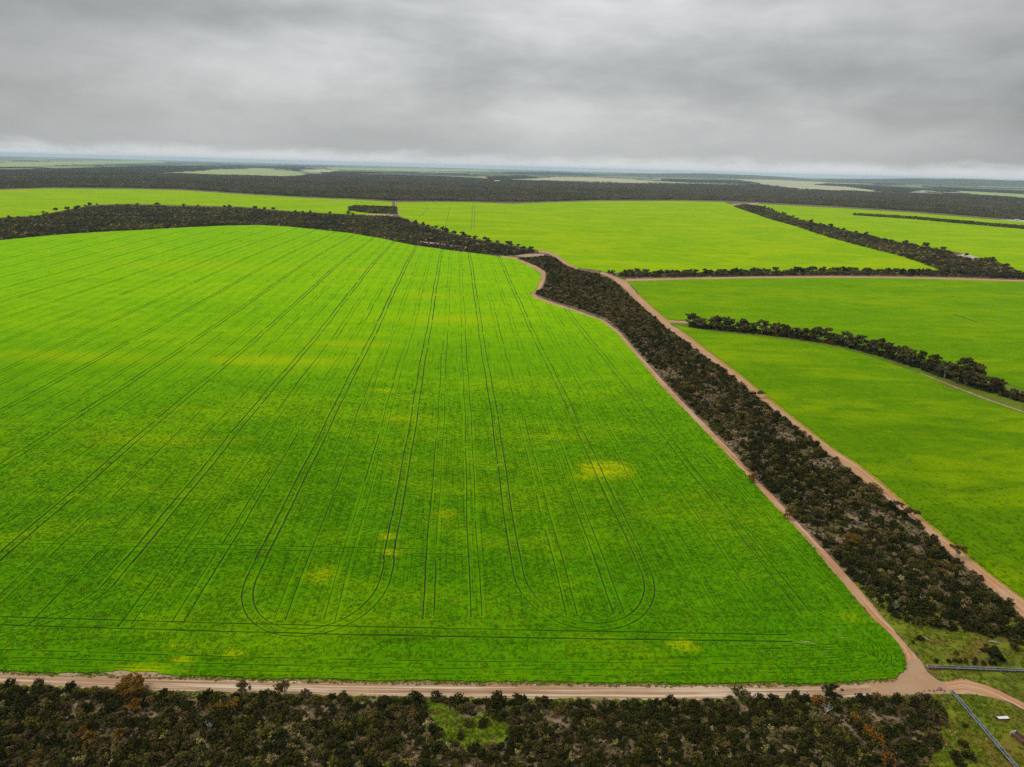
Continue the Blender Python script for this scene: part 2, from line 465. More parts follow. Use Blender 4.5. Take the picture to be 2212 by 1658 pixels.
M_leaf = {
    'dark': leaf_mat('leaf_dark', [(0.017, 0.020, 0.003), (0.032, 0.034, 0.005), (0.024, 0.022, 0.006), (0.046, 0.045, 0.006)]),
    'olive': leaf_mat('leaf_olive', [(0.050, 0.053, 0.008), (0.076, 0.070, 0.011), (0.042, 0.039, 0.011), (0.10, 0.090, 0.011)]),
    'brown': leaf_mat('leaf_brown', [(0.080, 0.058, 0.020), (0.060, 0.046, 0.019), (0.115, 0.074, 0.019), (0.085, 0.068, 0.024)]),
    'orange': leaf_mat('leaf_orange', [(0.15, 0.060, 0.008), (0.13, 0.075, 0.009), (0.17, 0.080, 0.010)]),
    'yellow': leaf_mat('leaf_yellow', [(0.26, 0.22, 0.030), (0.18, 0.18, 0.016), (0.38, 0.33, 0.12), (0.17, 0.13, 0.03)]),
    'tan': leaf_mat('leaf_tan', [(0.15, 0.110, 0.045), (0.12, 0.088, 0.036), (0.20, 0.145, 0.06), (0.13, 0.11, 0.04)]),
    'straw': leaf_mat('leaf_straw', [(0.24, 0.17, 0.09), (0.17, 0.12, 0.06), (0.19, 0.15, 0.05), (0.12, 0.09, 0.04)]),
    'grass': leaf_mat('leaf_grass', [(0.095, 0.175, 0.004), (0.19, 0.22, 0.005), (0.070, 0.135, 0.003), (0.26, 0.23, 0.018)]),
    'grey': leaf_mat('leaf_grey', [(0.13, 0.12, 0.105), (0.08, 0.072, 0.064), (0.18, 0.16, 0.14)]),
    'mallee': leaf_mat('leaf_mallee', [(0.080, 0.076, 0.026), (0.11, 0.092, 0.031), (0.060, 0.061, 0.023), (0.135, 0.105, 0.033)]),
    'wood': leaf_mat('leaf_wood', [(0.125, 0.105, 0.068), (0.165, 0.130, 0.078), (0.095, 0.085, 0.058), (0.20, 0.148, 0.08)]),
    'farwood': leaf_mat('leaf_farwood', [(0.068, 0.058, 0.030), (0.094, 0.075, 0.035), (0.048, 0.044, 0.025), (0.13, 0.096, 0.040)]),
}
M_bark = plain_mat('bark', (0.11, 0.085, 0.065), 0.9, 0, 0.4)
M_palebark = plain_mat('pale_bark', (0.42, 0.40, 0.37), 0.9, 0, 0.35)
M_steel = plain_mat('galvanised_steel', (0.40, 0.44, 0.45), 0.45, 0.35, 0.2, 1.5)
M_belt = plain_mat('black_belting', (0.07, 0.075, 0.08), 0.7, 0, 0.5, 1.2)
M_rust = plain_mat('rusty_steel', (0.16, 0.055, 0.028), 0.9, 0.1, 0.5, 2.0)
M_white = plain_mat('white_sheet', (0.60, 0.62, 0.63), 0.5, 0, 0.08, 1.0)
M_door = plain_mat('shed_door_grey', (0.22, 0.23, 0.25), 0.6)
M_rock = plain_mat('grey_rock', (0.16, 0.13, 0.11), 0.9, 0, 0.5, 3.0)
M_redrock = plain_mat('red_rock', (0.34, 0.14, 0.08), 0.9, 0, 0.4, 3.0)

# ------------------------------------------------------------------ ground sheet
def build_ground():
    far = [2000, 2600, 3400, 4500, 6000, 8500, 12000, 18000, 27000, 40000]
    xs = np.concatenate([-np.array(far[::-1], float), gx, np.array(far, float)])
    farY = [2800, 3300, 4000, 5000, 6500, 9000, 13000, 19000, 28000, 42000]
    ys = np.concatenate([[-2500.0, -900.0], gy, np.array(farY, float)])
    X, Y = np.meshgrid(xs, ys, indexing='ij')
    Z = np.zeros_like(X)
    i0 = len(far); j0 = 2
    Z[i0:i0 + len(gx), j0:j0 + len(gy)] = GZ
    Z[i0, :] *= 0; 
    nx, ny = X.shape
    V = np.stack([X, Y, Z], -1).reshape(-1, 3)
    idx = np.arange(nx * ny).reshape(nx, ny)
    a = idx[:-1, :-1].ravel(); b = idx[1:, :-1].ravel(); c = idx[1:, 1:].ravel(); d = idx[:-1, 1:].ravel()
    F = np.concatenate([np.stack([a, b, c], 1), np.stack([a, c, d], 1)])
    me = bpy.data.meshes.new('ground')
    me.vertices.add(len(V)); me.vertices.foreach_set('co', V.ravel())
    me.loops.add(len(F) * 3); me.polygons.add(len(F))
    me.loops.foreach_set('vertex_index', F.ravel().astype(np.int32))
    me.polygons.foreach_set('loop_start', np.arange(0, len(F) * 3, 3, dtype=np.int32))
    me.polygons.foreach_set('loop_total', np.full(len(F), 3, dtype=np.int32))
    me.polygons.foreach_set('use_smooth', np.ones(len(F), bool))
    me.update(calc_edges=True)
    me.materials.append(M_ground)
    o = bpy.data.objects.new('ground', me)
    COL.objects.link(o)
    tag(o, 'brown sandy ground under the scrub, running out to far farmland', 'ground', kind='structure')
build_ground()

# ------------------------------------------------------------------ draped sheets
def ccw(p):
    p = np.asarray(p)
    a = np.sum(p[:, 0] * np.roll(p[:, 1], -1) - np.roll(p[:, 0], -1) * p[:, 1])
    return p if a > 0 else p[::-1]

def sheet(name, poly, z, mat, holes=(), grid=0.0, skirt=0.0, step=None, jit=0.0):
    """fill a ground polygon (world xy), cut holes, drape on the terrain at height z"""
    outer = ccw(densify(ccw(poly), step, True, jit) if step else poly)
    V = [Vector(p) for p in outer]
    faces = [list(range(len(outer)))]
    for hpoly in holes:
        hp = ccw(hpoly)
        faces.append(list(range(len(V), len(V) + len(hp))))
        V += [Vector(p) for p in hp]
    if grid:
        lo = outer.min(0); hi = outer.max(0)
        X, Y = np.meshgrid(np.arange(lo[0], hi[0], grid), np.arange(lo[1], hi[1], grid))
        X = X.ravel() + 0.313; Y = Y.ravel() + 0.271
        k = pip(outer, X, Y) & (np.hypot(X, Y) > 250)
        V += [Vector(p) for p in np.stack([X[k], Y[k]], 1)]
    vo, eo, fo, _, _, of = delaunay_2d_cdt(V, [], faces, 0, 1e-4)
    vo = np.array([tuple(v) for v in vo])
    tri = [f for f, o in zip(fo, of) if (0 in o) and len(o) == 1]
    zz = hgt(vo[:, 0], vo[:, 1])
    verts = np.column_stack([vo, zz + z])
    tri = np.array(tri)
    used = np.zeros(len(verts), bool); used[tri.ravel()] = True
    rem = np.cumsum(used) - 1
    verts = verts[used]; tri = rem[tri]
    F = [tuple(t) for t in tri]
    if skirt:
        cnt = {}
        for t in tri:
            for a, b in ((t[0], t[1]), (t[1], t[2]), (t[2], t[0])):
                cnt[(a, b)] = 1
        bd = [(a, b) for (a, b) in cnt if (b, a) not in cnt]
        nb = len(verts)
        low = verts.copy(); low[:, 2] -= skirt
        verts = np.concatenate([verts, low])
        F += [(b, a, a + nb, b + nb) for a, b in bd]
        us = np.zeros(len(verts), bool); us[:nb] = True
        for a, b in bd:
            us[a + nb] = us[b + nb] = True
        rem = np.cumsum(us) - 1
        verts = verts[us]
        F = [tuple(int(rem[i]) for i in f) for f in F]
    return mesh_obj(name, verts, F, mat)

def strip(name, left, right, z, mat, seg=4.0, jit=0.25, across=5):
    """road from its two edges, uv = metres along / across"""
    l0, r0 = G(left), G(right)
    L = np.hypot(*np.diff(l0, axis=0).T).sum()
    n = max(4, int(min(L / seg, 1200)))
    l = resample(l0, n); r = resample(r0, n)
    jl = np.array([rnd.uniform(-jit, jit) for _ in range(n)]); jr = np.array([rnd.uniform(-jit, jit) for _ in range(n)])
    w = np.hypot(*(r - l).T)
    s = np.concatenate([[0], np.cumsum(np.hypot(*np.diff((l + r) / 2, axis=0).T))])
    V, F, UV = [], [], []
    for i in range(n):
        for k in range(across + 1):
            t = k / across
            t2 = -jl[i] / max(w[i], .5) if k == 0 else (1 + jr[i] / max(w[i], .5) if k == across else t)
            p = l[i] + (r[i] - l[i]) * t2
            V.append((p[0], p[1], 0)); UV.append((s[i], t2 * w[i]))
    V = np.array(V); V[:, 2] = hgt(V[:, 0], V[:, 1]) + z
    for i in range(n - 1):
        for k in range(across):
            a = i * (across + 1) + k
            F.append((a, a + 1, a + across + 2, a + across + 1))
    if (l[1] - l[0])[0] * (r[0] - l[0])[1] - (l[1] - l[0])[1] * (r[0] - l[0])[0] > 0:
        F = [f[::-1] for f in F]
    o = mesh_obj(name, V, F, mat)
    uvl = o.data.uv_layers.new(name='UVMap')
    for lp in o.data.loops:
        uvl.data[lp.index].uv = UV[lp.vertex_index]
    return o

def ribbon(pts, w):
    """closed outline of a line of width w (world xy)"""
    p = np.asarray(pts, float)
    t = np.gradient(p, axis=0); t /= np.linalg.norm(t, axis=1)[:, None]
    nn = np.stack([-t[:, 1], t[:, 0]], 1) * w / 2
    j1 = np.array([[rnd.uniform(.65, 1.35)] for _ in p]); j2 = np.array([[rnd.uniform(.65, 1.35)] for _ in p])
    return np.concatenate([p + nn * j1, (p - nn * j2)[::-1]])

# ------------------------------------------------------------------ outlines read from the photograph
near_top = [(-160, 1447), (0, 1454), (270, 1462), (520, 1468), (763, 1474), (1100, 1477), (1472, 1481), (1794, 1480), (1890, 1475)]
corner = [(1932, 1467), (1952, 1448), (1956, 1427), (1944, 1399), (1911, 1361), (1883, 1337), (1859, 1310), (1814, 1254)]
ltrk_l = [(1814, 1254), (1724, 1146), (1662, 1084), (1624, 1039), (1570, 983), (1507, 916), (1456, 864), (1418, 823), (1408, 810), (1366, 760),
          (1331, 719), (1295, 692), (1248, 676), (1189, 657), (1158, 646), (1145, 638), (1159, 624), (1168, 603), (1168, 591), (1153, 580), (1130, 569), (1112, 560), (1082, 556)]
ltrk_r = [(1839, 1254), (1771, 1179), (1716, 1122), (1670, 1071), (1632, 1035), (1575, 970), (1524, 918), (1470, 864), (1432, 823), (1422, 812), (1378, 763),
          (1340, 719), (1306, 693), (1250, 672), (1191, 653), (1163, 642), (1154, 635), (1169, 624), (1178, 603), (1178, 588), (1160, 576), (1135, 565), (1113, 556), (1084, 553)]
main_far = [(1035, 549), (982, 543), (890, 530), (820, 515), (760, 505), (690, 497), (620, 490), (560, 487), (490, 488), (400, 492), (300, 498), (200, 503), (100, 510), (0, 520), (-160, 537)]
near_edge = []
_ne = resample(np.array([(x, y - 3.5) for x, y in near_top]), 420)
for i_, (x, y) in enumerate(_ne):
    near_edge.append((x, y + 1.6 * math.sin(i_ * .9) * rnd.uniform(0, 1) + 1.5 * math.sin(i_ * .13 + 1) + rnd.uniform(-1.0, 1.0)))
main_poly = G(near_edge + corner + ltrk_l[1:] + main_far)

rrd_l = [(2300, 1412), (2212, 1341), (2184, 1312), (2115, 1250), (2038, 1185), (1982, 1130), (1841, 1019), (1754, 954), (1711, 916), (1630, 853), (1586, 818), (1550, 790), (1485, 742), (1437, 707), (1423, 692), (1381, 657), (1349, 624), (1322, 602), (1295, 591)]
rrd_r = [(2300, 1368), (2212, 1299), (2146, 1250), (2072, 1191), (1992, 1123), (1960, 1097), (1922, 1062), (1863, 1013), (1798, 972), (1743, 929), (1689, 886), (1643, 851), (1605, 818), (1544, 772), (1490, 730), (1446, 698), (1428, 683), (1382, 641), (1356, 612), (1325, 596), (1300, 587)]

# ------------------------------------------------------------------ the crop fields
def line_px(a, b, n=30):
    return resample(G([a, b]), n)

def uv_of(p):
    p = np.asarray(p, float).reshape(-1, 2)
    return np.stack([p @ RD, p @ RV], 1)

def rows_pt(u, v):
    return np.asarray(u)[..., None] * RD + np.asarray(v)[..., None] * RV

holes = []
track_pts = []
PAIR = 36.8
vref = uv_of(G([(893, 905)]))[0, 1]           # a sprayer wheel pair seen left of the middle
u_head = float(uv_of(G([(1000, 1335)]))[0, 0])  # where the headland begins
u_far = 1500.0
def wob(u, v):
    return 0.25 * np.sin(u / 37.0 + v) + 0.15 * np.sin(u / 11.0 + 2 * v)
for k in range(-60, 25):
    v0 = vref + k * PAIR / 3
    strong = (k % 3 == 0)
    for s in (-1.4, 1.4):
        v = v0 + s
        u = u_head + rnd.uniform(-1, 1) + ((29 if k in (-6, -3, 0, 3, 6) else -2) if strong else 0)
        # every row starts where the headland line crosses it, seen from above
        while u < u_far:
            seg = rnd.uniform(60, 160) if strong else rnd.uniform(15, 140)
            gap = 0.0 if strong else rnd.uniform(0.5, 8)
            if not strong and u > 750:
                seg *= 3
            uu = np.arange(u, min(u + seg, u_far) + .1, 3.0 if u < 300 else 9.0)
            if len(uu) > 1:
                w = 0.48 * rnd.uniform(0.94, 1.06) if strong else rnd.choice((0.18, 0.26, 0.34)) * rnd.uniform(0.75, 1.15)
                if strong and u > 500: w *= 1.4
                if v0 < -50: w *= 1.25
                track_pts.append(rows_pt(np.arange(u, min(u + seg, 520), 0.8), np.full(len(np.arange(u, min(u + seg, 520), 0.8)), v)))
                holes.append(ribbon(rows_pt(uu, v + wob(uu, v0)), w))
            u += seg + gap
# headland wheel pairs running beside the near road
for a, mid_, b, w in (((-60, 1333), (763, 1357), (1700, 1374), 0.5), ((-60, 1351), (763, 1375), (1712, 1389), 0.55),
                      ((-40, 1166), (400, 1178), (1000, 1190), 0.36), ((-40, 1172), (400, 1187), (1000, 1200), 0.36),
                      ((-60, 1404), (763, 1430), (1650, 1437), 0.28), ((-60, 1420), (763, 1446), (1500, 1451), 0.25),
                      ((-60, 1436), (700, 1457), (1300, 1462), 0.22)):
    pl = smooth(G([a, mid_, b]), 3)
    pl = resample(pl, 90)
    pl = pl + np.array([[0, rnd.uniform(-.06, .06)] for _ in pl])
    track_pts.append(resample(pl, 500))
    i = 0
    while i < len(pl) - 2:
        n = rnd.randint(8, 30) if w > 0.35 else rnd.randint(3, 10)
        holes.append(ribbon(pl[i:i + n], w * rnd.uniform(0.8, 1.1)))
        i += n - 1 + (0 if w > 0.35 else rnd.randint(0, 2))
# the turning loops joining neighbouring wheel pairs on the headland
def loop(pts, off, w):
    c = resample(smooth(G(pts), 3), 46)
    t = np.gradient(c, axis=0); t /= np.linalg.norm(t, axis=1)[:, None]
    nn = np.stack([-t[:, 1], t[:, 0]], 1)
    for o in (-off, off):
        holes.append(ribbon(c + nn * o, w)); track_pts.append(resample(c + nn * o, 160))
def uturn(va, vb, dip):
    t = np.linspace(0, math.pi, 24)
    w = (vb - va) / 2
    v = (va + vb) / 2 - w * np.cos(t); u = u_head + 22 - (dip + 22) * np.sin(t) ** .9
    c = np.concatenate([rows_pt(np.linspace(u_head + 30, u_head + 23, 8), np.full(8, va)), rows_pt(u, v)[1:-1], rows_pt(np.linspace(u_head + 23, u_head + 30, 8), np.full(8, vb))])
    c = resample(smooth(c, 2), 70)
    t = np.gradient(c, axis=0); t /= np.linalg.norm(t, axis=1)[:, None]
    nn = np.stack([-t[:, 1], t[:, 0]], 1)
    for o in (-1.4, 1.4):
        holes.append(ribbon(c + nn * o, 0.36)); track_pts.append(resample(c + nn * o, 200))
uturn(vref - PAIR, vref, 5.0)
uturn(vref + PAIR, vref + 2 * PAIR, 5.5)
tq = np.linspace(0, math.pi / 2, 20)
va = vref - 2 * PAIR
cq = np.concatenate([rows_pt(np.linspace(u_head + 31, u_head + 19, 6), np.full(6, va)), rows_pt(u_head + 18 - 24 * np.sin(tq), va - 34 * (1 - np.cos(tq)))])
cq = resample(smooth(cq, 2), 50)
tt = np.gradient(cq, axis=0); tt /= np.linalg.norm(tt, axis=1)[:, None]
nq = np.stack([-tt[:, 1], tt[:, 0]], 1)
for o in (-1.4, 1.4):
    holes.append(ribbon(cq + nq * o, 0.38)); track_pts.append(resample(cq + nq * o, 120))
# drilled arcs in the corner by the junction and small bare patches
cpath = resample(smooth(G([(1600, 1480), (1700, 1481), (1794, 1480), (1890, 1475), (1932, 1467), (1952, 1448), (1956, 1427), (1944, 1399), (1911, 1361)]), 3), 90)
ct = np.gradient(cpath, axis=0); ct /= np.linalg.norm(ct, axis=1)[:, None]
cn = np.stack([-ct[:, 1], ct[:, 0]], 1)
for k in range(3, 15):
    c = resample(cpath + cn * (k * 0.95), 70)
    i = rnd.randint(8, 26)
    while i < 58:
        n = rnd.randint(3, 8)
        holes.append(ribbon(c[i:i + n], rnd.uniform(.16, .26))); i += n + rnd.randint(0, 5)
bare = []
def blotch(px_, py_, rx, ry, n=14):
    c = G([(px_, py_)])[0]
    return np.array([c + np.array([math.cos(t) * rx, math.sin(t) * ry]) * rnd.uniform(0.55, 1.2) for t in np.linspace(0, 2 * math.pi, n, endpoint=False)])
for b in ((1740, 1387, 1.6, 0.5), (1757, 1391, 1.0, 0.45), (1718, 1394, 1.8, 0.3), (1788, 1402, 0.8, 0.4), (1813, 1361, 0.8, 0.35), (1822, 1378, 1.5, 0.35),
          (1700, 1380, 1.2, 0.25), (1776, 1413, 0.7, 0.35), (1655, 1455, 1.2, 0.2), (1770, 1388, .6, .3), (1732, 1401, .9, .25), (1690, 1390, .9, .2),
          (1345, 1268, .16, 0.7), (1320, 1258, .15, 0.8), (1125, 1262, 0.4, .25), (150, 1458, 2.0, 0.5), (310, 1457, 5.0, 1.2), (265, 1455, 4.0, 0.9), (352, 1461, 3.0, .5)):
    holes.append(blotch(*b)); bare.append(holes[-1])

def blob(px_, py_, rx, ry, am):
    c = G([(px_, py_)])[0]
    return (float(c[0]), float(c[1]), rx, ry, am)
yb = [blob(1300, 1018, 14, 11, .8), blob(1270, 1032, 9, 5, .6), blob(1478, 1397, 4.5, 3, .9), blob(843, 1195, 4.5, 3.0, .8), blob(700, 1245, 6, 6, .45), blob(840, 1160, 4, 3, .5),
      blob(500, 1412, 4.5, 2.2, .6), blob(385, 1396, 4.5, 1.5, .6), blob(395, 1430, 3.5, 2.0, .5), blob(330, 1450, 9, 2.5, .55), blob(960, 1115, 5, 5, .35), blob(600, 780, 60, 17, .5), blob(760, 745, 46, 14, .4),
      blob(980, 690, 50, 24, .5), blob(140, 770, 80, 16, .35), blob(790, 583, 30, 12, .6), blob(930, 640, 45, 22, .4), blob(830, 845, 10, 5, .5), blob(880, 905, 22, 7, .4), blob(1170, 945, 30, 6, .35),
      blob(1830, 1335, 7, 4, .35), blob(330, 950, 40, 12, .3), blob(420, 575, 120, 40, .35)]
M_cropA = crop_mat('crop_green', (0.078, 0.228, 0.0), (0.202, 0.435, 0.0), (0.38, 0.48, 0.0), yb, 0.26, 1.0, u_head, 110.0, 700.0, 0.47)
M_cropB = crop_mat('crop_lime', (0.190, 0.355, 0.0), (0.200, 0.360, 0.0), (0.35, 0.47, 0.0), (), 0.9, 0.3, -1e6, 110.0, 700.0, 0.43, 0.55)
M_cropC = crop_mat('crop_right', (0.090, 0.195, 0.0), (0.130, 0.275, 0.0), (0.25, 0.36, 0.0), (), 0.75, 0.5, -1e6, 150.0, 620.0, 0.45, 0.45)
CH = 0.32

def crop(name, poly, mat, label, hl=(), grid=14.0, jit=0.35):
    o = sheet(name, poly, CH, mat, hl, grid, CH + 0.02, 1.1, jit)
    return tag(o, label, 'crop', kind='stuff')

tag(sheet('field_soil', main_poly, 0.01, M_fsoil, (), 14.0), 'weedy soil with painted gap shade, showing in the wheel tracks of the main crop', 'soil', kind='structure')
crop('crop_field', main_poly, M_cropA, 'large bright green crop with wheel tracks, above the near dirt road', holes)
treeline_base = [(1488, 706), (1548, 717), (1647, 727), (1747, 740), (1824, 754), (1901, 775), (1997, 805), (2054, 828), (2131, 851), (2212, 876), (2330, 915)]
fieldC = G([(1356, 609), (1500, 604), (1640, 602), (1800, 601), (1960, 602), (2100, 606), (2330, 614), (2330, 860), (2212, 840), (2131, 822), (2054, 800), (1997, 785),
            (1901, 757), (1824, 738), (1747, 726), (1647, 713), (1548, 704), (1488, 694), (1450, 692), (1432, 682), (1386, 641)])
hC = [ribbon(G([(2058, 680), (2085, 689), (2110, 697)]), 2.0), ribbon(G([(1880, 645), (1895, 649), (1905, 652)]), 1.0), ribbon(G([(2048, 640), (2062, 643)]), 1.5)]
crop('crop_field', fieldC, M_cropC, 'green crop between the thin upper treeline and the eucalypt row on the right', hC)
fieldD = G([(1456, 703), (1490, 710), (1548, 719), (1647, 729), (1747, 742), (1824, 757), (1900, 778), (1997, 813), (2054, 840), (2131, 868), (2212, 897), (2330, 940),
            (2330, 1388), (2212, 1292), (2146, 1243), (2072, 1184), (1992, 1116), (1922, 1055), (1863, 1007), (1798, 966), (1743, 923), (1689, 880), (1605, 812), (1544, 767), (1490, 726)])
hD = []
for k in range(40):
    c = G([(rnd.uniform(1600, 2200), rnd.uniform(780, 1250))])
    if pip(fieldD, c[:, 0], c[:, 1])[0]:
        u0, v0 = uv_of(c)[0]
        uu = np.arange(0, rnd.uniform(8, 40), 3.0) + u0
        if len(uu) > 2:
            hD.append(ribbon(rows_pt(uu, v0 + wob(uu, v0)), 0.16))
crop('crop_field', fieldD, M_cropC, 'dark green crop right of the red dirt road, below the eucalypt row', hD)
b_top = [(857, 438), (930, 437), (1020, 438), (1106, 441), (1192, 438), (1296, 435), (1472, 435), (1562, 437)]
b_right = [(1587, 445), (1656, 468), (1759, 500), (1863, 530), (1966, 557), (2046, 584)]
b_bot = [(1950, 586), (1700, 588), (1440, 590), (1318, 590), (1290, 584), (1250, 580), (1227, 570), (1206, 552), (1186, 544), (1163, 541)]
b_left = [(1123, 533), (1020, 515), (951, 496), (882, 476), (861, 466)]
fieldB = G(b_top + b_right + b_bot + b_left)
hB = []
for x0, x1, y0, y1 in ((1873, 1866, 803, 917), (1882, 1877, 803, 917), (1782, 1765, 820, 900), (1700, 1660, 815, 860)):
    hB.append(ribbon(resample(G([(x0 / 1.8336, y0 / 1.8336), (x1 / 1.8336, y1 / 1.8336)]), 20), 0.9))
crop('crop_field', fieldB, M_cropB, 'lime green crop in the middle distance beyond the bush strip', hB, 22.0)
a_top = [(-160, 416), (0, 411), (104, 408), (276, 409), (397, 412), (518, 420), (656, 428), (763, 432), (847, 437)]
a_bot = [(850, 463), (763, 464), (621, 456), (518, 447), (345, 443), (276, 441), (204, 443), (138, 455), (86, 466), (0, 471), (-160, 476)]
crop('crop_field', G(a_top + a_bot), M_cropB, 'far lime green crop at upper left behind the dark scrub', (), 28.0)
e_top = [(1635, 441), (1828, 451), (1966, 460), (2212, 480), (2380, 494)]
e_bot = [(2380, 640), (2212, 592), (2156, 570), (2087, 549), (2001, 534), (1932, 522), (1828, 498), (1725, 474), (1640, 446)]
hE = [ribbon(resample(G([(1990, 531), (2080, 542), (2212, 554)]), 20), 2.5)]
crop('crop_field', G(e_top + e_bot), M_cropB, 'pale green crop at upper right, crossed by a thin dark tree belt', hE, 22.0)
# far clearings
M_clear = patch_mat('far_pasture', [(0.24, 0.32, 0.10), (0.32, 0.38, 0.14), (0.36, 0.34, 0.18)], 0.01, 0.08)
M_stubble = patch_mat('far_stubble', [(0.36, 0.35, 0.20), (0.46, 0.42, 0.26), (0.34, 0.36, 0.17)], 0.01, 0.08)
clears = [
    ([(383, 374), (476, 367), (560, 365), (640, 371), (662, 378), (640, 382), (600, 382), (550, 381), (470, 377)], M_clear, 'pale green clearing inside the far dark woodland at left'),
    ([(656, 369), (700, 366), (735, 369), (712, 374), (668, 373)], M_stubble, 'small straw coloured clearing beside the far left woodland'),
    ([(1140, 389), (1200, 383), (1290, 384), (1450, 394), (1470, 397), (1296, 394)], M_stubble, 'straw coloured far field above the middle of the dark woodland'),
    ([(1590, 388), (1700, 387), (1790, 395), (1760, 400), (1830, 404), (1905, 414), (1800, 413), (1725, 409), (1650, 399)], M_stubble, 'broad beige far field left of the dark wood at right'),
    ([(2052, 412), (2212, 420), (2330, 428), (2330, 438), (2212, 429), (2100, 421)], M_clear, 'pale green far field at the right edge of the picture'),
    ([(1965, 411), (2010, 413), (2040, 417), (2000, 416)], M_stubble, 'narrow straw strip in the far right woodland'),
    ([(1690, 384), (1900, 388), (1935, 392), (1760, 389)], M_clear, 'thin pale far field below the right hills'),
    ([(700, 362), (1050, 367), (1060, 372), (860, 370), (720, 367)], M_clear, 'long pale green far field under the horizon in the middle'),
    ([(0, 352), (330, 347), (360, 352), (120, 358), (0, 362)], M_clear, 'long pale far field under the horizon at left'),
]
for k, (pl, mt, lb) in enumerate(clears):
    o = sheet('far_field', G(pl), 0.6 + 0.02 * k, mt, (), 0, 0.62, None)
    tag(o, lb, 'field', kind='structure')

# ------------------------------------------------------------------ roads
near_bot = [(-160, 1469), (0, 1478), (270, 1489), (520, 1497), (763, 1504), (1100, 1509), (1472, 1512), (1794, 1510), (1945, 1504)]
tag(strip('dirt_road', [(-160, 1449), (0, 1457), (270, 1465), (520, 1471), (763, 1477), (1100, 1480), (1472, 1484), (1794, 1483), (1935, 1472)], near_bot, 0.03, M_road, 1.0, 0.4, 8),
    'pale dirt road running across the bottom of the picture', 'road', kind='structure')
tag(strip('dirt_track', [(1955, 1440)] + [(1958, 1425), (1946, 1399), (1913, 1361), (1886, 1337), (1862, 1310)] + ltrk_l,
          [(2003, 1452)] + [(1984, 1424), (1960, 1396), (1934, 1366), (1906, 1333), (1872, 1292)] + ltrk_r, 0.036, M_track, 2.0, 0.15, 6),
    'red dirt track along the left side of the bush strip', 'track', kind='structure')
tag(strip('dirt_road', rrd_l, rrd_r, 0.03, M_track, 2.0, 0.15, 8), 'red dirt road along the right side of the bush strip', 'road', kind='structure')
tag(strip('dirt_track', [(1990, 1477), (2032, 1475), (2077, 1467), (2125, 1478), (2167, 1496), (2212, 1520), (2320, 1578)],
          [(1985, 1502), (2053, 1499), (2104, 1500), (2156, 1511), (2190, 1522), (2212, 1534), (2320, 1594)], 0.042, M_track, 1.2, 0.2, 6),
    'short dirt track leaving the junction to the lower right', 'track', kind='structure')
junc = [(1880, 1478), (1932, 1469), (1955, 1448), (1960, 1425), (1986, 1424), (2003, 1452), (2024, 1469), (2040, 1476), (2056, 1498), (2001, 1501), (1932, 1506), (1880, 1508)]
M_junc = dirt_mat('junction_dirt', (0.37, 0.245, 0.14), (0.52, 0.40, 0.27), (0.35, 0.20, 0.11), False)
tag(sheet('road_junction', G(junc), 0.05, M_junc, (), 0, 0, 1.5, 0.15), 'sandy junction where the dirt tracks meet at lower right', 'junction', kind='structure')
tag(strip('dirt_track', [(1352, 603), (1500, 600), (1640, 598), (1780, 597), (1900, 598), (2035, 600), (2212, 606), (2330, 611)],
          [(1350, 608), (1500, 604), (1640, 602), (1780, 601), (1900, 601), (2035, 604), (2212, 609), (2330, 615)], 0.05, M_track, 6, 0.3, 3),
    'thin red track below the upper right treeline', 'track', kind='structure')
tag(strip('dirt_track', [(1163, 540), (1186, 543), (1207, 552), (1228, 569), (1252, 579)], [(1160, 545), (1182, 548), (1200, 556), (1219, 571), (1246, 583)], 0.05, M_track, 6, 0.3, 3),
    'short red track on the far side of the bush strip', 'track', kind='structure')
tag(strip('dirt_track', [(852.5, 437), (854, 448), (861, 463)], [(855.5, 437), (857.5, 448), (866, 464)], 0.5, M_sand, 10, 0.3, 3), 'thin red track beside the small dark wood block', 'track', kind='structure')
tag(strip('dirt_track', [(1589, 444), (1658, 467), (1761, 499), (1865, 529), (1968, 556), (2048, 583)], [(1583, 445), (1651, 469), (1754, 501), (1858, 531), (1961, 558), (2040, 586)], 0.5, M_track, 8, 0.3, 2),
    'thin pale track between lime crop and diagonal bush belt', 'track', kind='structure')
tag(strip('dirt_track', [(1989, 806), (2054, 832), (2131, 862), (2212, 890), (2330, 932)], [(1988, 807.4), (2053, 833.6), (2130, 863.6), (2211, 891.6), (2330, 934)], 0.06, M_sand, 3, 0.2, 2),
    'thin sandy track under the eucalypt row', 'track', kind='structure')
tag(strip('dirt_track', [(1445, 692), (1490, 695)], [(1446, 697), (1490, 699)], 0.06, M_track, 3, 0.2, 2), 'stub of red track at the left end of the eucalypt row', 'track', kind='structure')
for pl, mt, lb in (
    ([(1112, 553), (1140, 549), (1178, 549), (1172, 554), (1130, 556)], M_sand, 'sandy clearing at the upper tip of the bush strip'),
    ([(888, 521), (930, 524), (980, 531), (1020, 535), (1015, 539), (960, 534), (900, 526)], M_sand, 'sandy strip in the dark scrub above the main crop'),
    ([(2068, 552), (2090, 547), (2125, 553), (2136, 558), (2100, 560), (2078, 557)], M_chalk, 'white stony clearing in the diagonal bush belt'),
    ([(785, 462), (850, 465), (848, 468), (790, 465)], M_sand, 'pale sandy strip under the small dark wood block'),
    ([(1580, 441), (1640, 439), (1638, 443), (1586, 445)], M_sand, 'pale sandy corner where the far crops meet'),
    ([(2150, 478), (2212, 480), (2260, 483), (2212, 476), (2165, 475)], M_chalk, 'thin white bare strip at the far right woodland edge')):
    tag(sheet('sandy_clearing', G(pl), 0.12, mt, (), 0, 0, 4.0, 0.6), lb, 'clearing', kind='structure')

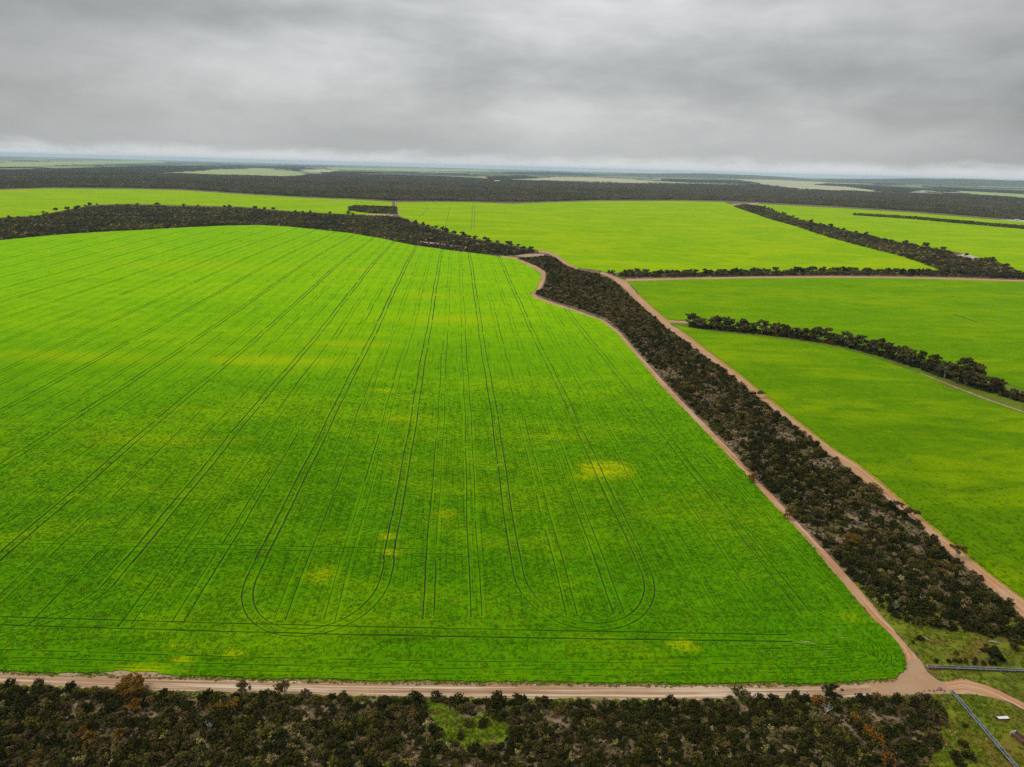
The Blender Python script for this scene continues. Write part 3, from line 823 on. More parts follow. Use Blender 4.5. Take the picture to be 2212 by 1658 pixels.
bz = 0.055
for b_ in bare:
    c_ = b_.mean(0)
    bz += 0.003
    tag(sheet('bare_soil', c_ + (b_ - c_) * 1.3, bz, M_sand), 'bare sandy patch in the main crop', 'soil', 'bare sandy patches in the main crop', 'structure')
# pasture and verges
rr = [(x + 3, y - 1) for x, y in rrd_r]
tag(sheet('road_verge', np.concatenate([G(rrd_r), G([(2330, 1372), (2212, 1288), (2146, 1239), (2072, 1180), (1992, 1112), (1922, 1051), (1863, 1003), (1798, 962), (1743, 919), (1689, 876), (1605, 808), (1544, 763), (1490, 722), (1458, 702), (1440, 686), (1395, 641), (1366, 612), (1335, 600)])[::-1]]), 0.012, M_fringe, (), 0, 0, None),
    'yellow grassy fringe between the right dirt road and the crop', 'verge', kind='structure')
pad_up = G([(1842, 1256), (1872, 1290), (1906, 1331), (1936, 1366), (1962, 1396), (1988, 1424), (2006, 1451), (2024, 1467), (2045, 1473), (2077, 1466), (2125, 1477), (2167, 1494), (2212, 1518), (2320, 1575), (2320, 1380), (2212, 1340), (2100, 1330), (1990, 1310), (1880, 1262)])
tag(sheet('pasture', pad_up, 0.02, M_pad, (), 0, 0, 2.0, 0.2), 'rough green and yellow pasture between the junction and the bush strip', 'pasture', kind='structure')
pad_dn = G([(2010, 1500), (2053, 1500), (2104, 1501), (2156, 1512), (2212, 1535), (2320, 1596), (2320, 1760), (1960, 1760), (1990, 1640), (2030, 1590), (2032, 1540)])
tag(sheet('pasture', pad_dn, 0.024, M_pad, (), 0, 0, 2.0, 0.2), 'rough green pasture in the lower right corner with steel troughs', 'pasture', kind='structure')
gap_poly = G([(912, 1508), (955, 1512), (978, 1538), (1003, 1552), (1060, 1546), (1096, 1560), (1105, 1590), (1060, 1628), (1000, 1618), (958, 1602), (938, 1560)])
tag(sheet('grassy_gap', gap_poly, 0.02, M_greengap, (), 0, 0, 1.0, 0.3), 'grassy gap in the scrub below the near road', 'grass', kind='structure')
verge_up = G(near_top[:-1] + [(1890, 1475)] + [(1935, 1472), (1794, 1484), (1472, 1485), (1100, 1481), (763, 1478), (520, 1472), (270, 1466), (0, 1458), (-160, 1450)])
verge_poly = G([(x, y - 8) for x, y in near_top] + [(1935, 1464), (1940, 1473), (1794, 1485), (1472, 1486), (1100, 1482), (763, 1479), (520, 1473), (270, 1467), (0, 1459), (-160, 1451)])
tag(sheet('road_verge', verge_poly, 0.016, M_verge, (), 0, 0, 1.2, 0.3), 'dry grassy verge between the near road and the crop', 'verge', kind='structure')
verge_lo = G([(-160, 1470), (0, 1479), (270, 1490), (520, 1498), (763, 1505), (1100, 1510), (1472, 1513), (1794, 1511), (2001, 1500), (2015, 1508), (1794, 1517), (1472, 1519), (1100, 1516), (763, 1511), (520, 1505), (270, 1498), (0, 1486), (-160, 1477)])
tag(sheet('road_verge', verge_lo, 0.014, M_greengap, (), 0, 0, 1.2, 0.3), 'green grassy verge between the near road and the scrub', 'verge', kind='structure')
vC = G([(1446, 693), (1490, 690), (1647, 711), (1747, 724), (1901, 755), (2054, 797), (2212, 836), (2330, 870), (2330, 945), (2212, 900), (2131, 871), (2054, 843), (1997, 821), (1900, 786), (1824, 766), (1747, 751), (1647, 737), (1548, 727), (1490, 718), (1450, 704)])
tag(sheet('road_verge', vC, 0.03, M_greengap, (), 12.0, 0, 3.0, 0.4), 'grass under the eucalypt row between the right crops', 'verge', kind='structure')

# ------------------------------------------------------------------ plants: prototypes
def leaves(centers, rad, per, size, flat=0.7, r=rng, up=0.5):
    """leaf-clump quads spread over and through small ellipsoids"""
    centers = np.repeat(np.asarray(centers, float), per, 0)
    rad = np.repeat(np.broadcast_to(np.asarray(rad, float), (len(centers) // per,)), per)
    n = len(centers)
    d = r.normal(size=(n, 3)); d /= np.linalg.norm(d, axis=1)[:, None]
    rr = rad * r.uniform(0.45, 1.0, n) ** 0.6
    c = centers + d * rr[:, None] * np.array([1, 1, flat])
    nrm = d * 0.9 + r.normal(size=(n, 3)) * 0.6 + np.array([0, 0, up]); nrm /= np.linalg.norm(nrm, axis=1)[:, None]
    t = np.cross(nrm, r.normal(size=(n, 3))); t /= np.linalg.norm(t, axis=1)[:, None]
    s = np.cross(nrm, t)
    a = (size * r.uniform(0.6, 1.3, n))[:, None]; b = a * r.uniform(0.45, 0.9, n)[:, None]
    return np.stack([c - t * a - s * b * .6, c + t * a * .7 - s * b, c + t * a + s * b * .6, c - t * a * .7 + s * b], 1)

def shrub_mesh(name, kind, seed, h=1.6, w=2.0, n_cl=14, per=20, leaf=0.17, open_=0.0, bark=None, lift=0.25):
    r = np.random.default_rng(seed)
    cl = []
    for i in range(n_cl):
        a = r.uniform(0, 2 * math.pi); q = math.sqrt(r.uniform(0, 1))
        x = math.cos(a) * q * w / 2 * .82; y = math.sin(a) * q * w / 2 * .82
        top = h * (1 - 0.55 * q * q)
        z = top * r.uniform(0.55 if open_ else lift, 0.9)
        cl.append((x, y, z))
    cl = np.array(cl)
    V = leaves(cl, r.uniform(0.16, 0.27, len(cl)) * w, per, leaf, 0.75, r)
    V[..., 2] = np.maximum(V[..., 2], 0.02)
    st = []
    for i in range(5):
        c = cl[r.integers(len(cl))]
        st.append(tube((r.uniform(-.1, .1), r.uniform(-.1, .1), -0.05), c, 0.05 * h / 1.6, 0.02, 4))
    S = np.concatenate(st)
    return quads_mesh(name, np.concatenate([V, S]), [M_leaf[kind], bark or M_bark], np.r_[np.zeros(len(V)), np.ones(len(S))])

def tuft_mesh(name, kind, seed, h=0.5, w=0.9, n=30, wd=0.07):
    r = np.random.default_rng(seed)
    a = r.uniform(0, 2 * math.pi, n); q = np.sqrt(r.uniform(0, 1, n)) * w / 2
    b = np.stack([np.cos(a) * q, np.sin(a) * q, np.zeros(n)], 1)
    tip = b + np.stack([r.normal(0, .35, n) * h, r.normal(0, .35, n) * h, r.uniform(.5, 1.0, n) * h], 1)
    t = np.stack([np.cos(a + 1.3), np.sin(a + 1.3), np.zeros(n)], 1) * wd
    return quads_mesh(name, np.stack([b - t, b + t, tip + t * .5, tip - t * .5], 1), [M_leaf[kind]])

def dead_mesh(name, seed, h=2.2):
    r = np.random.default_rng(seed)
    S = []
    for i in range(7):
        a = r.uniform(0, 6.28); l = h * r.uniform(.6, 1)
        p0 = np.zeros(3); p1 = np.array([math.cos(a) * l * .3, math.sin(a) * l * .3, l * .6]); p2 = p1 + np.array([r.normal(0, .3), r.normal(0, .3), l * .4])
        S += [tube(p0, p1, .07, .05, 4), tube(p1, p2, .05, .02, 4)]
        for j in range(3):
            p = p1 + (p2 - p1) * r.uniform(0, 1)
            S.append(tube(p, p + r.normal(0, .35, 3) + [0, 0, .2], .03, .015, 3))
    return quads_mesh(name, np.concatenate(S), [M_palebark])

def tree_meshes(name, kind, seed, h, w, bark, n_br=9, per=34, leaf=0.32, umbrella=0.55, cl_scale=1.0, low=0.0):
    """mallee: several leaning stems and flat-topped clumps -> (trunk mesh, crown mesh)"""
    r = np.random.default_rng(seed)
    S = []; cl = []; rad = []
    nst = r.integers(2, 5)
    tips = []
    for i in range(nst):
        a = 2 * math.pi * i / nst + r.uniform(-.5, .5)
        l = w * r.uniform(.08, .2)
        p0 = np.array([math.cos(a) * .15, math.sin(a) * .15, -0.1]); p1 = np.array([math.cos(a) * l, math.sin(a) * l, h * r.uniform(.32, .5)])
        S.append(tube(p0, p1, .022 * h, .014 * h, 6)); tips.append(p1)
    for i in range(n_br):
        p1 = tips[i % nst]
        a = r.uniform(0, 6.28) if i else 0; q = math.sqrt(r.uniform(0.02, 1)) * w * .40
        e = np.array([math.cos(a) * q, math.sin(a) * q, h * (0.93 - (umbrella * .55) * (2 * q / w) ** 2) * r.uniform(.86, 1.0)])
        if r.uniform() < low: e[2] *= r.uniform(.45, .8)
        mpt = (p1 + e) / 2 + np.array([0, 0, -.03 * h]) + r.normal(0, .03 * h, 3)
        S += [tube(p1, mpt, .012 * h, .008 * h, 5), tube(mpt, e, .008 * h, .003 * h, 4)]
        for j in range(r.integers(2, 5)):
            cl.append(e + r.normal(0, 1, 3) * np.array([.09 * w, .09 * w, .035 * h])); rad.append(w * r.uniform(.09, .15) * cl_scale)
    V = leaves(np.array(cl), np.array(rad), per, leaf, 0.55, r)
    V[..., 2] = np.maximum(V[..., 2], 0.03)
    return quads_mesh(name + '_trunk', np.concatenate(S), [bark]), quads_mesh(name + '_crown', V, [M_leaf[kind]])

def patch_mesh(name, kind, seed, size, n, h, leaf, per=9):
    """a patch of mallee scrub: many low crowns seen from afar"""
    r = np.random.default_rng(seed)
    c = np.column_stack([r.uniform(-.55, .55, n) * size, r.uniform(-.55, .55, n) * size, h * r.uniform(.5, 1.0, n)])
    V = [leaves(c, h * r.uniform(.25, .42, n), per, leaf, .6, r, 0.9)]
    low = np.column_stack([r.uniform(-.55, .55, n) * size, r.uniform(-.55, .55, n) * size, h * r.uniform(.1, .35, n)])
    V.append(leaves(low, h * .3, 4, leaf * 1.2, .5, r, 0.6))
    return quads_mesh(name, np.concatenate(V), [M_leaf[kind]])

def proto_col(name, meshes):
    c = bpy.data.collections.new(name)
    for i, me in enumerate(meshes):
        c.objects.link(bpy.data.objects.new('%s_%03d' % (name, i), me))
    return c

def gn_scatter(name, pts, sc, rz, idx, col, label, cat):
    pts = np.asarray(pts, float)
    me = bpy.data.meshes.new(name)
    me.vertices.add(len(pts)); me.vertices.foreach_set('co', pts.astype(np.float32).ravel())
    for nm, ty, dat in (('sc', 'FLOAT', sc), ('rz', 'FLOAT', rz), ('pick', 'INT', idx)):
        a = me.attributes.new(nm, ty, 'POINT'); a.data.foreach_set('value', np.asarray(dat, np.int32 if ty == 'INT' else np.float32))
    o = bpy.data.objects.new(name, me); COL.objects.link(o)
    ng = bpy.data.node_groups.new(name, 'GeometryNodeTree')
    ng.interface.new_socket('Geometry', in_out='INPUT', socket_type='NodeSocketGeometry')
    ng.interface.new_socket('Geometry', in_out='OUTPUT', socket_type='NodeSocketGeometry')
    gi = ng.nodes.new('NodeGroupInput'); go = ng.nodes.new('NodeGroupOutput')
    ci = ng.nodes.new('GeometryNodeCollectionInfo'); ci.inputs['Collection'].default_value = col
    ci.inputs['Separate Children'].default_value = True; ci.inputs['Reset Children'].default_value = True
    def attr(nm, ty):
        n = ng.nodes.new('GeometryNodeInputNamedAttribute'); n.data_type = ty; n.inputs['Name'].default_value = nm
        return n.outputs[0]
    ip = ng.nodes.new('GeometryNodeInstanceOnPoints'); ip.inputs['Pick Instance'].default_value = True
    cx = ng.nodes.new('ShaderNodeCombineXYZ')
    L = ng.links.new
    L(gi.outputs[0], ip.inputs['Points']); L(ci.outputs[0], ip.inputs['Instance'])
    L(attr('pick', 'INT'), ip.inputs['Instance Index']); L(attr('rz', 'FLOAT'), cx.inputs[2]); L(cx.outputs[0], ip.inputs['Rotation'])
    L(attr('sc', 'FLOAT'), ip.inputs['Scale']); L(ip.outputs[0], go.inputs[0])
    md = o.modifiers.new('scatter', 'NODES'); md.node_group = ng
    return tag(o, label, cat, kind='stuff')

def vnoise(x, y, s, seed=0):
    """smooth value noise 0..1"""
    x = np.asarray(x) / s; y = np.asarray(y) / s
    def hsh(i, j):
        n = np.sin(i * 127.1 + j * 311.7 + seed * 74.7) * 43758.5453
        return n - np.floor(n)
    i = np.floor(x); j = np.floor(y); a = x - i; b = y - j
    a = a * a * (3 - 2 * a); b = b * b * (3 - 2 * b)
    return (hsh(i, j) * (1 - a) + hsh(i + 1, j) * a) * (1 - b) + (hsh(i, j + 1) * (1 - a) + hsh(i + 1, j + 1) * a) * b

def fbm(x, y, s, seed=0):
    return (vnoise(x, y, s, seed) * .5 + vnoise(x, y, s / 2, seed + 1) * .3 + vnoise(x, y, s / 4, seed + 2) * .2)

def fill(poly, sp, jit=0.45):
    lo = poly.min(0); hi = poly.max(0)
    X, Y = np.meshgrid(np.arange(lo[0], hi[0], sp), np.arange(lo[1], hi[1], sp))
    X = X.ravel() + rng.uniform(-jit, jit, X.size) * sp; Y = Y.ravel() + rng.uniform(-jit, jit, Y.size) * sp
    k = pip(poly, X, Y)
    return X[k], Y[k]

# shrub kinds: (name stem, colour words)
KINDS = []
def add_kind(key, mesh, size, kind, words):
    KINDS.append((key, mesh, size, kind, words))
for s in range(4):
    add_kind('dark', shrub_mesh('shrub_dark', 'dark', 10 + s, 1.7, 2.1, 15, 20, 0.17), 2.1, 'dark', 'dark green rounded shrub')
for s in range(3):
    add_kind('olive', shrub_mesh('shrub_olive', 'olive', 20 + s, 1.6, 2.2, 13, 18, 0.17), 2.2, 'olive', 'olive green bushy shrub')
for s in range(3):
    add_kind('brown', shrub_mesh('shrub_brown', 'brown', 30 + s, 1.5, 1.9, 11, 18, 0.16, 0.3), 1.9, 'brown', 'brown leafed open shrub')
for s in range(2):
    add_kind('yellow', shrub_mesh('shrub_yellow', 'yellow', 40 + s, 1.25, 1.25, 9, 13, 0.12), 1.25, 'yellow', 'low yellowish flowering shrub')
for s in range(1):
    add_kind('orange', shrub_mesh('shrub_orange', 'orange', 50 + s, 2.0, 2.4, 14, 20, 0.18, 0.3), 2.4, 'orange', 'orange brown leafed shrub')
for s in range(2):
    add_kind('tan', shrub_mesh('shrub_tan', 'tan', 55 + s, 1.4, 1.8, 12, 18, 0.15, 0.2), 1.8, 'tan', 'pale tan leafed shrub')
SHR = proto_col('shrub_kinds', [k[1] for k in KINDS])
heath_m = [shrub_mesh('heath_dark', 'dark', 60 + s, 0.7, 1.3, 8, 12, 0.14) for s in range(2)] + \
          [shrub_mesh('heath_brown', 'brown', 64 + s, 0.6, 1.2, 8, 12, 0.13) for s in range(2)] + \
          [tuft_mesh('heath_straw', 'straw', 66 + s, 0.5, 1.1, 34) for s in range(2)] + [tuft_mesh('heath_grey', 'grey', 68, 0.8, 1.2, 26, 0.03)] + \
          [shrub_mesh('heath_yellow', 'yellow', 69, 0.5, 0.8, 6, 9, 0.11)]
HEATH = proto_col('heath_kinds', heath_m)
grass_m = [tuft_mesh('grass', 'grass', 70 + s, 0.38, 1.0, 40, 0.06) for s in range(3)] + [tuft_mesh('grass_dry', 'straw', 73, 0.4, 0.9, 30, 0.05), tuft_mesh('grass_yellow', 'yellow', 74, 0.4, 0.9, 34, 0.06)]
GRASS = proto_col('grass_kinds', grass_m)
NK = len(KINDS)
dark_i = [i for i, k in enumerate(KINDS) if k[0] == 'dark']; olive_i = [i for i, k in enumerate(KINDS) if k[0] == 'olive']
brown_i = [i for i, k in enumerate(KINDS) if k[0] == 'brown']; yel_i = [i for i, k in enumerate(KINDS) if k[0] == 'yellow']; or_i = [i for i, k in enumerate(KINDS) if k[0] == 'orange']

def pick_patchy(x, y, w, s_=35.0, seed=40):
    f = fbm(x, y, s_, seed) + rng.uniform(-.12, .12, len(x))
    out = pick_kinds(len(x), w)
    a = f > .58; out[a] = pick_kinds(int(a.sum()), (.34, .32, .20, .13, .012))
    b = f < .40; out[b] = pick_kinds(int(b.sum()), (.74, .17, .04, .05, .0001))
    return out

def pick_kinds(n, w):
    groups = (dark_i, olive_i, brown_i, yel_i, or_i)
    g = rng.choice(5, n, p=np.array(w) / sum(w))
    return np.array([groups[a][rng.integers(len(groups[a]))] for a in g])

near_scrub = G([(-220, 1478), (0, 1485), (270, 1497), (520, 1505), (763, 1510), (1100, 1515), (1472, 1518), (1794, 1516), (1990, 1508), (2015, 1512), (2034, 1541), (2034, 1586), (2015, 1634), (2005, 1760), (-260, 1760)])
strip_poly = G([(1870, 1283), (1914, 1325), (1976, 1350), (2053, 1366), (2101, 1367), (2146, 1381), (2212, 1394), (2320, 1440), (2300, 1414), (2212, 1345), (2184, 1316), (2115, 1253), (2038, 1188), (1982, 1133), (1841, 1022), (1754, 957), (1711, 919), (1630, 857), (1586, 822), (1550, 794), (1485, 746), (1437, 711), (1418, 694), (1376, 659), (1344, 627), (1316, 605), (1290, 594), (1246, 586), (1219, 575), (1200, 560), (1180, 556),
                (1140, 560), (1118, 560), (1140, 567), (1166, 578), (1184, 590), (1183, 604), (1173, 625), (1160, 636), (1200, 652), (1256, 668), (1314, 690), (1346, 718), (1384, 762), (1428, 812), (1476, 863), (1530, 917), (1581, 969), (1638, 1034), (1676, 1070), (1722, 1121), (1777, 1178), (1845, 1253)])

# ------------------------------------------------------------------ hand-placed plants beside the near road and in the pasture
def put_shrub(px_, py_, ki, size, label, name='shrub', group=None, cat='shrub', zs=1.0):
    p = G([(px_, py_)])[0]
    o = bpy.data.objects.new(name, KINDS[ki][1]); COL.objects.link(o)
    s = size / KINDS[ki][2]
    o.location = (p[0], p[1], float(hgt(p[0], p[1])) + 0.01); o.scale = (s, s, s * zs); o.rotation_euler = (0, 0, rnd.uniform(0, 6.28))
    tag(o, label, cat, group)
    taken.append((p[0], p[1], size / 2))
    return o
taken = []

TM = {}
def put_tree(px_, py_, key, size, label, group=None, world=None, name='mallee_tree', rz=None):
    p = np.array(world) if world is not None else G([(px_, py_)])[0]
    tm, cm, w0 = TM[key]
    t = empty(name, (p[0], p[1], float(hgt(p[0], p[1]))), rnd.uniform(0, 6.28) if rz is None else rz)
    s = size / w0
    t.scale = (s, s, s)
    for nm, me in (('trunk', tm), ('crown', cm)):
        o = bpy.data.objects.new(nm, me); COL.objects.link(o); o.parent = t
    tag(t, label, 'tree', group)
    taken.append((p[0], p[1], size * .35))
    return t
def reg_tree(key, kind, seed, h, w, bark, **kw):
    a, b = tree_meshes(key, kind, seed, h, w, bark, **kw)
    TM[key] = (a, b, w)

reg_tree('orange', 'orange', 101, 5.6, 6.6, M_bark, n_br=30, per=40, leaf=0.19, umbrella=1.0, low=.5, cl_scale=1.15)
reg_tree('tuft1', 'brown', 102, 3.6, 3.3, M_bark, n_br=17, per=26, leaf=0.13, cl_scale=.95, umbrella=.9)
reg_tree('tuft2', 'brown', 103, 3.6, 3.4, M_bark, n_br=18, per=26, leaf=0.13, cl_scale=.95, umbrella=.9)
reg_tree('feather1', 'olive', 104, 3.4, 4.2, M_bark, n_br=14, per=26, leaf=0.15, umbrella=1.2, low=.5)
reg_tree('feather2', 'dark', 105, 3.2, 4.4, M_bark, n_br=14, per=28, leaf=0.15, umbrella=1.2, low=.5)
reg_tree('lone', 'dark', 106, 4.2, 3.6, M_bark, n_br=16, per=44, leaf=0.18, umbrella=.8, low=.3, cl_scale=1.1)
reg_tree('gold', 'orange', 107, 2.8, 3.0, M_bark, n_br=10, per=28, leaf=0.14, umbrella=.9, low=.3)
reg_tree('lean1', 'brown', 108, 4.2, 4.8, M_palebark, n_br=11, per=28, leaf=0.2, cl_scale=.85)
reg_tree('lean2', 'brown', 109, 4.4, 4.4, M_palebark, n_br=10, per=28, leaf=0.2, cl_scale=.85)
for s in range(6):
    reg_tree('euc%d' % s, ['mallee', 'mallee', 'brown', 'mallee', 'olive', 'mallee'][s], 120 + s, 9.0, [8.0, 7, 7.5, 8.5, 7, 9][s], M_palebark if s % 2 else M_bark, n_br=15, per=42, leaf=0.36, umbrella=.75, low=.65, cl_scale=1.1)
for s in range(4):
    reg_tree('belt%d' % s, ['mallee', 'brown', 'mallee', 'dark'][s], 140 + s, 6.5, 7.0, M_bark, n_br=12, per=26, leaf=0.45, umbrella=.7, low=.4, cl_scale=1.15)

put_tree(287, 1501, 'orange', 5.6, 'large orange brown mallee tree overhanging the near dirt road')
put_tree(528, 1505, 'tuft1', 3.3, 'small tufted brown tree at the near road edge, left one of two', )
put_tree(614, 1505, 'tuft2', 3.4, 'small tufted brown tree at the near road edge, right one of two')
put_tree(1600, 1512, 'feather1', 4.2, 'feathery olive green small tree on the near road verge')
put_tree(1797, 1508, 'feather2', 4.6, 'feathery dark small tree at the road edge, left of three round shrubs')
put_tree(2137, 1430, 'lone', 3.7, 'lone dark round tree standing in the pasture behind the long trough')
put_tree(292, 1532, 'gold', 3.2, 'golden mallee just below the large orange brown tree')
put_tree(190, 1612, 'gold', 3.6, 'golden mallee in the scrub at lower left')
put_tree(255, 1598, 'gold', 2.6, 'small golden mallee right of the lower left golden mallee')
put_tree(1968, 1124, 'lean1', 4.8, 'brown mallee leaning over the right dirt road, lower of a close pair')
put_tree(1938, 1106, 'lean2', 4.0, 'brown mallee leaning over the right dirt road, upper of a close pair')
put_tree(2066, 1208, 'lean2', 4.8, 'pale stemmed brown mallee at the edge of the right dirt road')
put_tree(1640, 860, 'lean1', 4.6, 'reddish mallee leaning over the upper right dirt road')
put_tree(1890, 1065, 'feather1', 4.8, 'olive mallee at the bush strip edge above two leaning mallees')
put_tree(1765, 985, 'feather1', 4.6, 'olive mallee at the right edge of the bush strip beside the road bend')
put_tree(1628, 1042, 'gold', 4.2, 'yellow topped mallee inside the bush strip by the left track')
put_tree(1840, 1180, 'orange', 5.2, 'orange leafed mallee in the bush strip beside the left track')
put_tree(1700, 1120, 'gold', 4.4, 'golden mallee in the bush strip at the left track edge')
put_tree(1550, 928, 'feather1', 4.0, 'pale olive mallee at the left edge of the upper bush strip')

for a in ((22, 1481, dark_i[0], 2.2, 'spiky dark shrub at the near road edge, far left of the picture'),
          (86, 1484, brown_i[0], 2.6, 'brown spreading shrub at the near road edge, second from the left'),
          (154, 1489, dark_i[1], 2.4, 'upright dark shrub at the near road edge left of the orange tree'),
          (380, 1511, olive_i[0], 2.8, 'olive shrub on the green verge right of the orange tree'),
          (449, 1511, dark_i[2], 3.0, 'dark shrub on the verge left of the two tufted trees'),
          (566, 1509, dark_i[3], 2.2, 'dark shrub between the two tufted trees'),
          (661, 1506, brown_i[1], 2.4, 'brown shrub just right of the two tufted trees'),
          (742, 1508, olive_i[1], 2.3, 'feathery olive shrub at the road edge left of the grassy gap'),
          (833, 1526, dark_i[0], 3.4, 'large round dark shrub on the road verge left of the grassy gap'),
          (872, 1524, dark_i[1], 2.4, 'dark shrub between two large round shrubs beside the grassy gap'),
          (897, 1519, dark_i[2], 3.6, 'large round dark shrub at the left edge of the grassy gap'),
          (942, 1511, dark_i[3], 2.5, 'single round dark shrub at the top of the grassy gap'),
          (984, 1526, dark_i[0], 3.0, 'round dark shrub at the right side of the top of the grassy gap'),
          (1078, 1521, dark_i[1], 3.7, 'large dark shrub on the road verge right of the grassy gap'),
          (1128, 1521, dark_i[2], 2.8, 'dark shrub beside the large dark shrub right of the grassy gap'),
          (1178, 1523, dark_i[3], 2.6, 'dark shrub on the near verge at the middle of the road'),
          (1046, 1567, dark_i[2], 2.3, 'round dark shrub standing in the grassy gap'),
          (1025, 1622, dark_i[3], 2.5, 'dark shrub at the lower edge of the grassy gap'),
          (1060, 1628, brown_i[2], 3.0, 'tall reddish brown shrub at the lower right of the grassy gap'),
          (1110, 1618, dark_i[0], 1.5, 'small round dark shrub below the right of the grassy gap'),
          (994, 1583, brown_i[0], 1.4, 'small brown shrub in the middle of the grassy gap'),
          (1718, 1511, dark_i[1], 2.8, 'dark shrub on the verge between the two feathery trees'),
          (1738, 1514, dark_i[0], 2.4, 'second dark shrub on the verge between the two feathery trees'),
          (1856, 1512, dark_i[2], 2.2, 'leftmost of three round shrubs by the road near the junction'),
          (1874, 1513, dark_i[3], 1.9, 'middle one of three round shrubs by the road near the junction'),
          (1894, 1512, brown_i[1], 2.2, 'rightmost of three round shrubs by the road near the junction'),
          (1448, 1520, dark_i[0], 2.6, 'dark spiky shrub on the verge left of the olive feathery tree'),
          (1985, 1516, brown_i[0], 2.6, 'brown shrub at the right end of the near scrub by the junction'),
          (2022, 1560, brown_i[1], 3.8, 'broad brown shrub at the right edge of the near scrub'),
          (2018, 1600, brown_i[2], 3.2, 'orange brown shrub low on the right edge of the near scrub'),
          (2085, 1601 - 30, dark_i[1], 1.2, 'small dark bush alone in the grass left of the diagonal trough'),
          (2080, 1612, dark_i[0], 2.0, 'upper dark bush of the clump left of the diagonal trough'),
          (2062, 1638, dark_i[2], 2.2, 'left dark bush of the clump left of the diagonal trough'),
          (2092, 1640, dark_i[3], 2.6, 'largest dark bush of the clump left of the diagonal trough'),
          (2075, 1658, dark_i[1], 2.2, 'lowest dark bush of the clump left of the diagonal trough'),
          (1987, 1384, dark_i[0], 1.9, 'dark bush in the pasture beside a fallen pale branch'),
          (1972, 1390, dark_i[1], 1.0, 'tiny dark bush in the pasture near the track'),
          (2065, 1413, olive_i[0], 1.4, 'olive bush in the pasture above the row of dark bushes'),
          (2190, 1404, olive_i[1], 2.6, 'olive shrub at the right edge below the bush strip end'),
          (2160, 1428, dark_i[2], 2.2, 'dark low bush right of the lone pasture tree'),
          (505, 1528, or_i[0], 3.0, 'broad orange brown shrub below the two tufted trees'),
          (200 + 40, 1570, olive_i[2], 3.2, 'broad olive shrub in the scrub below the orange tree'),
          (1180, 1632, olive_i[0], 2.6, 'olive shrub at the bottom of the picture right of the grassy gap'),
          (1570, 1532, brown_i[1], 2.6, 'brown shrub just below the olive feathery tree'),
          (1712, 1528, olive_i[1], 3.2, 'olive brown shrub below the verge between the feathery trees')):
    put_shrub(*a)
row = [(1195, 362), (1340, 366), (1415, 362), (1468, 366), (1530, 361), (1650, 346), (1640, 388), (1735, 387), (1815, 384), (1868, 392)]
ordn = ['leftmost', 'second', 'third', 'fourth', 'fifth', 'sixth', 'seventh', 'eighth', 'ninth', 'rightmost']
for k, (a, b) in enumerate(row):
    put_shrub((3300 + a / 2.926) / 1.8336, (2500 + b / 2.926) / 1.8336, dark_i[k % 4], 1.25,
              '%s of the ten small dark bushes behind the long trough%s' % (ordn[k], '' if k in (0, 9) else ', counted from the left'), 'small_bush', 'small dark bushes in a row in the pasture', 'bush')

# ------------------------------------------------------------------ treelines of single trees
def along(pts, n):
    return resample(G(pts), n)
ordw = ['first', 'second', 'third', 'fourth', 'fifth', 'sixth', 'seventh', 'eighth', 'ninth', 'tenth', 'eleventh', 'twelfth', 'thirteenth', 'fourteenth', 'fifteenth', 'sixteenth', 'seventeenth', 'eighteenth', 'nineteenth', 'twentieth']
def ordinal(k):
    k += 1
    if k <= 20: return ordw[k - 1]
    tens = {2: 'twenty', 3: 'thirty', 4: 'forty', 5: 'fifty', 6: 'sixty', 7: 'seventy', 8: 'eighty', 9: 'ninety'}[k // 10]
    return {2: 'twentieth', 3: 'thirtieth', 4: 'fortieth', 5: 'fiftieth', 6: 'sixtieth', 7: 'seventieth', 8: 'eightieth', 9: 'ninetieth'}[k // 10] if k % 10 == 0 else tens + '-' + ordw[k % 10 - 1]
base = along([(1494, 706), (1548, 713), (1647, 722), (1747, 735), (1824, 748), (1901, 768), (1997, 799), (2054, 821), (2131, 845), (2212, 868), (2300, 898)], 52)
for k, p in enumerate(base):
    q = p + np.array([rnd.uniform(-1.8, 1.8), rnd.uniform(-3.0, 5.0)])
    big = k in (40, 41)
    sz = rnd.choice((8.0, 9.0, 9.5, 10.5, 11.0)) * rnd.uniform(.92, 1.08) if not big else 14.0
    if k in (25, 28, 36, 45, 46): sz *= .62
    put_tree(0, 0, 'euc%d' % rnd.randrange(6), sz * .9, '%s eucalypt from the left end of the tree row between the right crops' % ordinal(k), 'eucalypts in the row between the right crops', world=q, name='eucalypt')
b2 = along([(1318, 594), (1340, 597), (1448, 598), (1552, 596), (1640, 595), (1780, 593), (1897, 594), (2035, 596), (2130, 598), (2212, 602), (2300, 606)], 88)
for k, p in enumerate(b2):
    q = p + np.array([rnd.uniform(-2, 2), rnd.uniform(0, 16)])
    sz = rnd.uniform(6.0, 8.5) * (0.6 if k < 3 else 1)
    if k in (38, 41, 47): sz = 9.5
    put_tree(0, 0, 'belt%d' % rnd.randrange(4), sz, '%s mallee from the left in the dark tree belt above the right crop' % ordinal(k),
             'mallee trees in the belt above the right crop', world=q, name='mallee_tree')

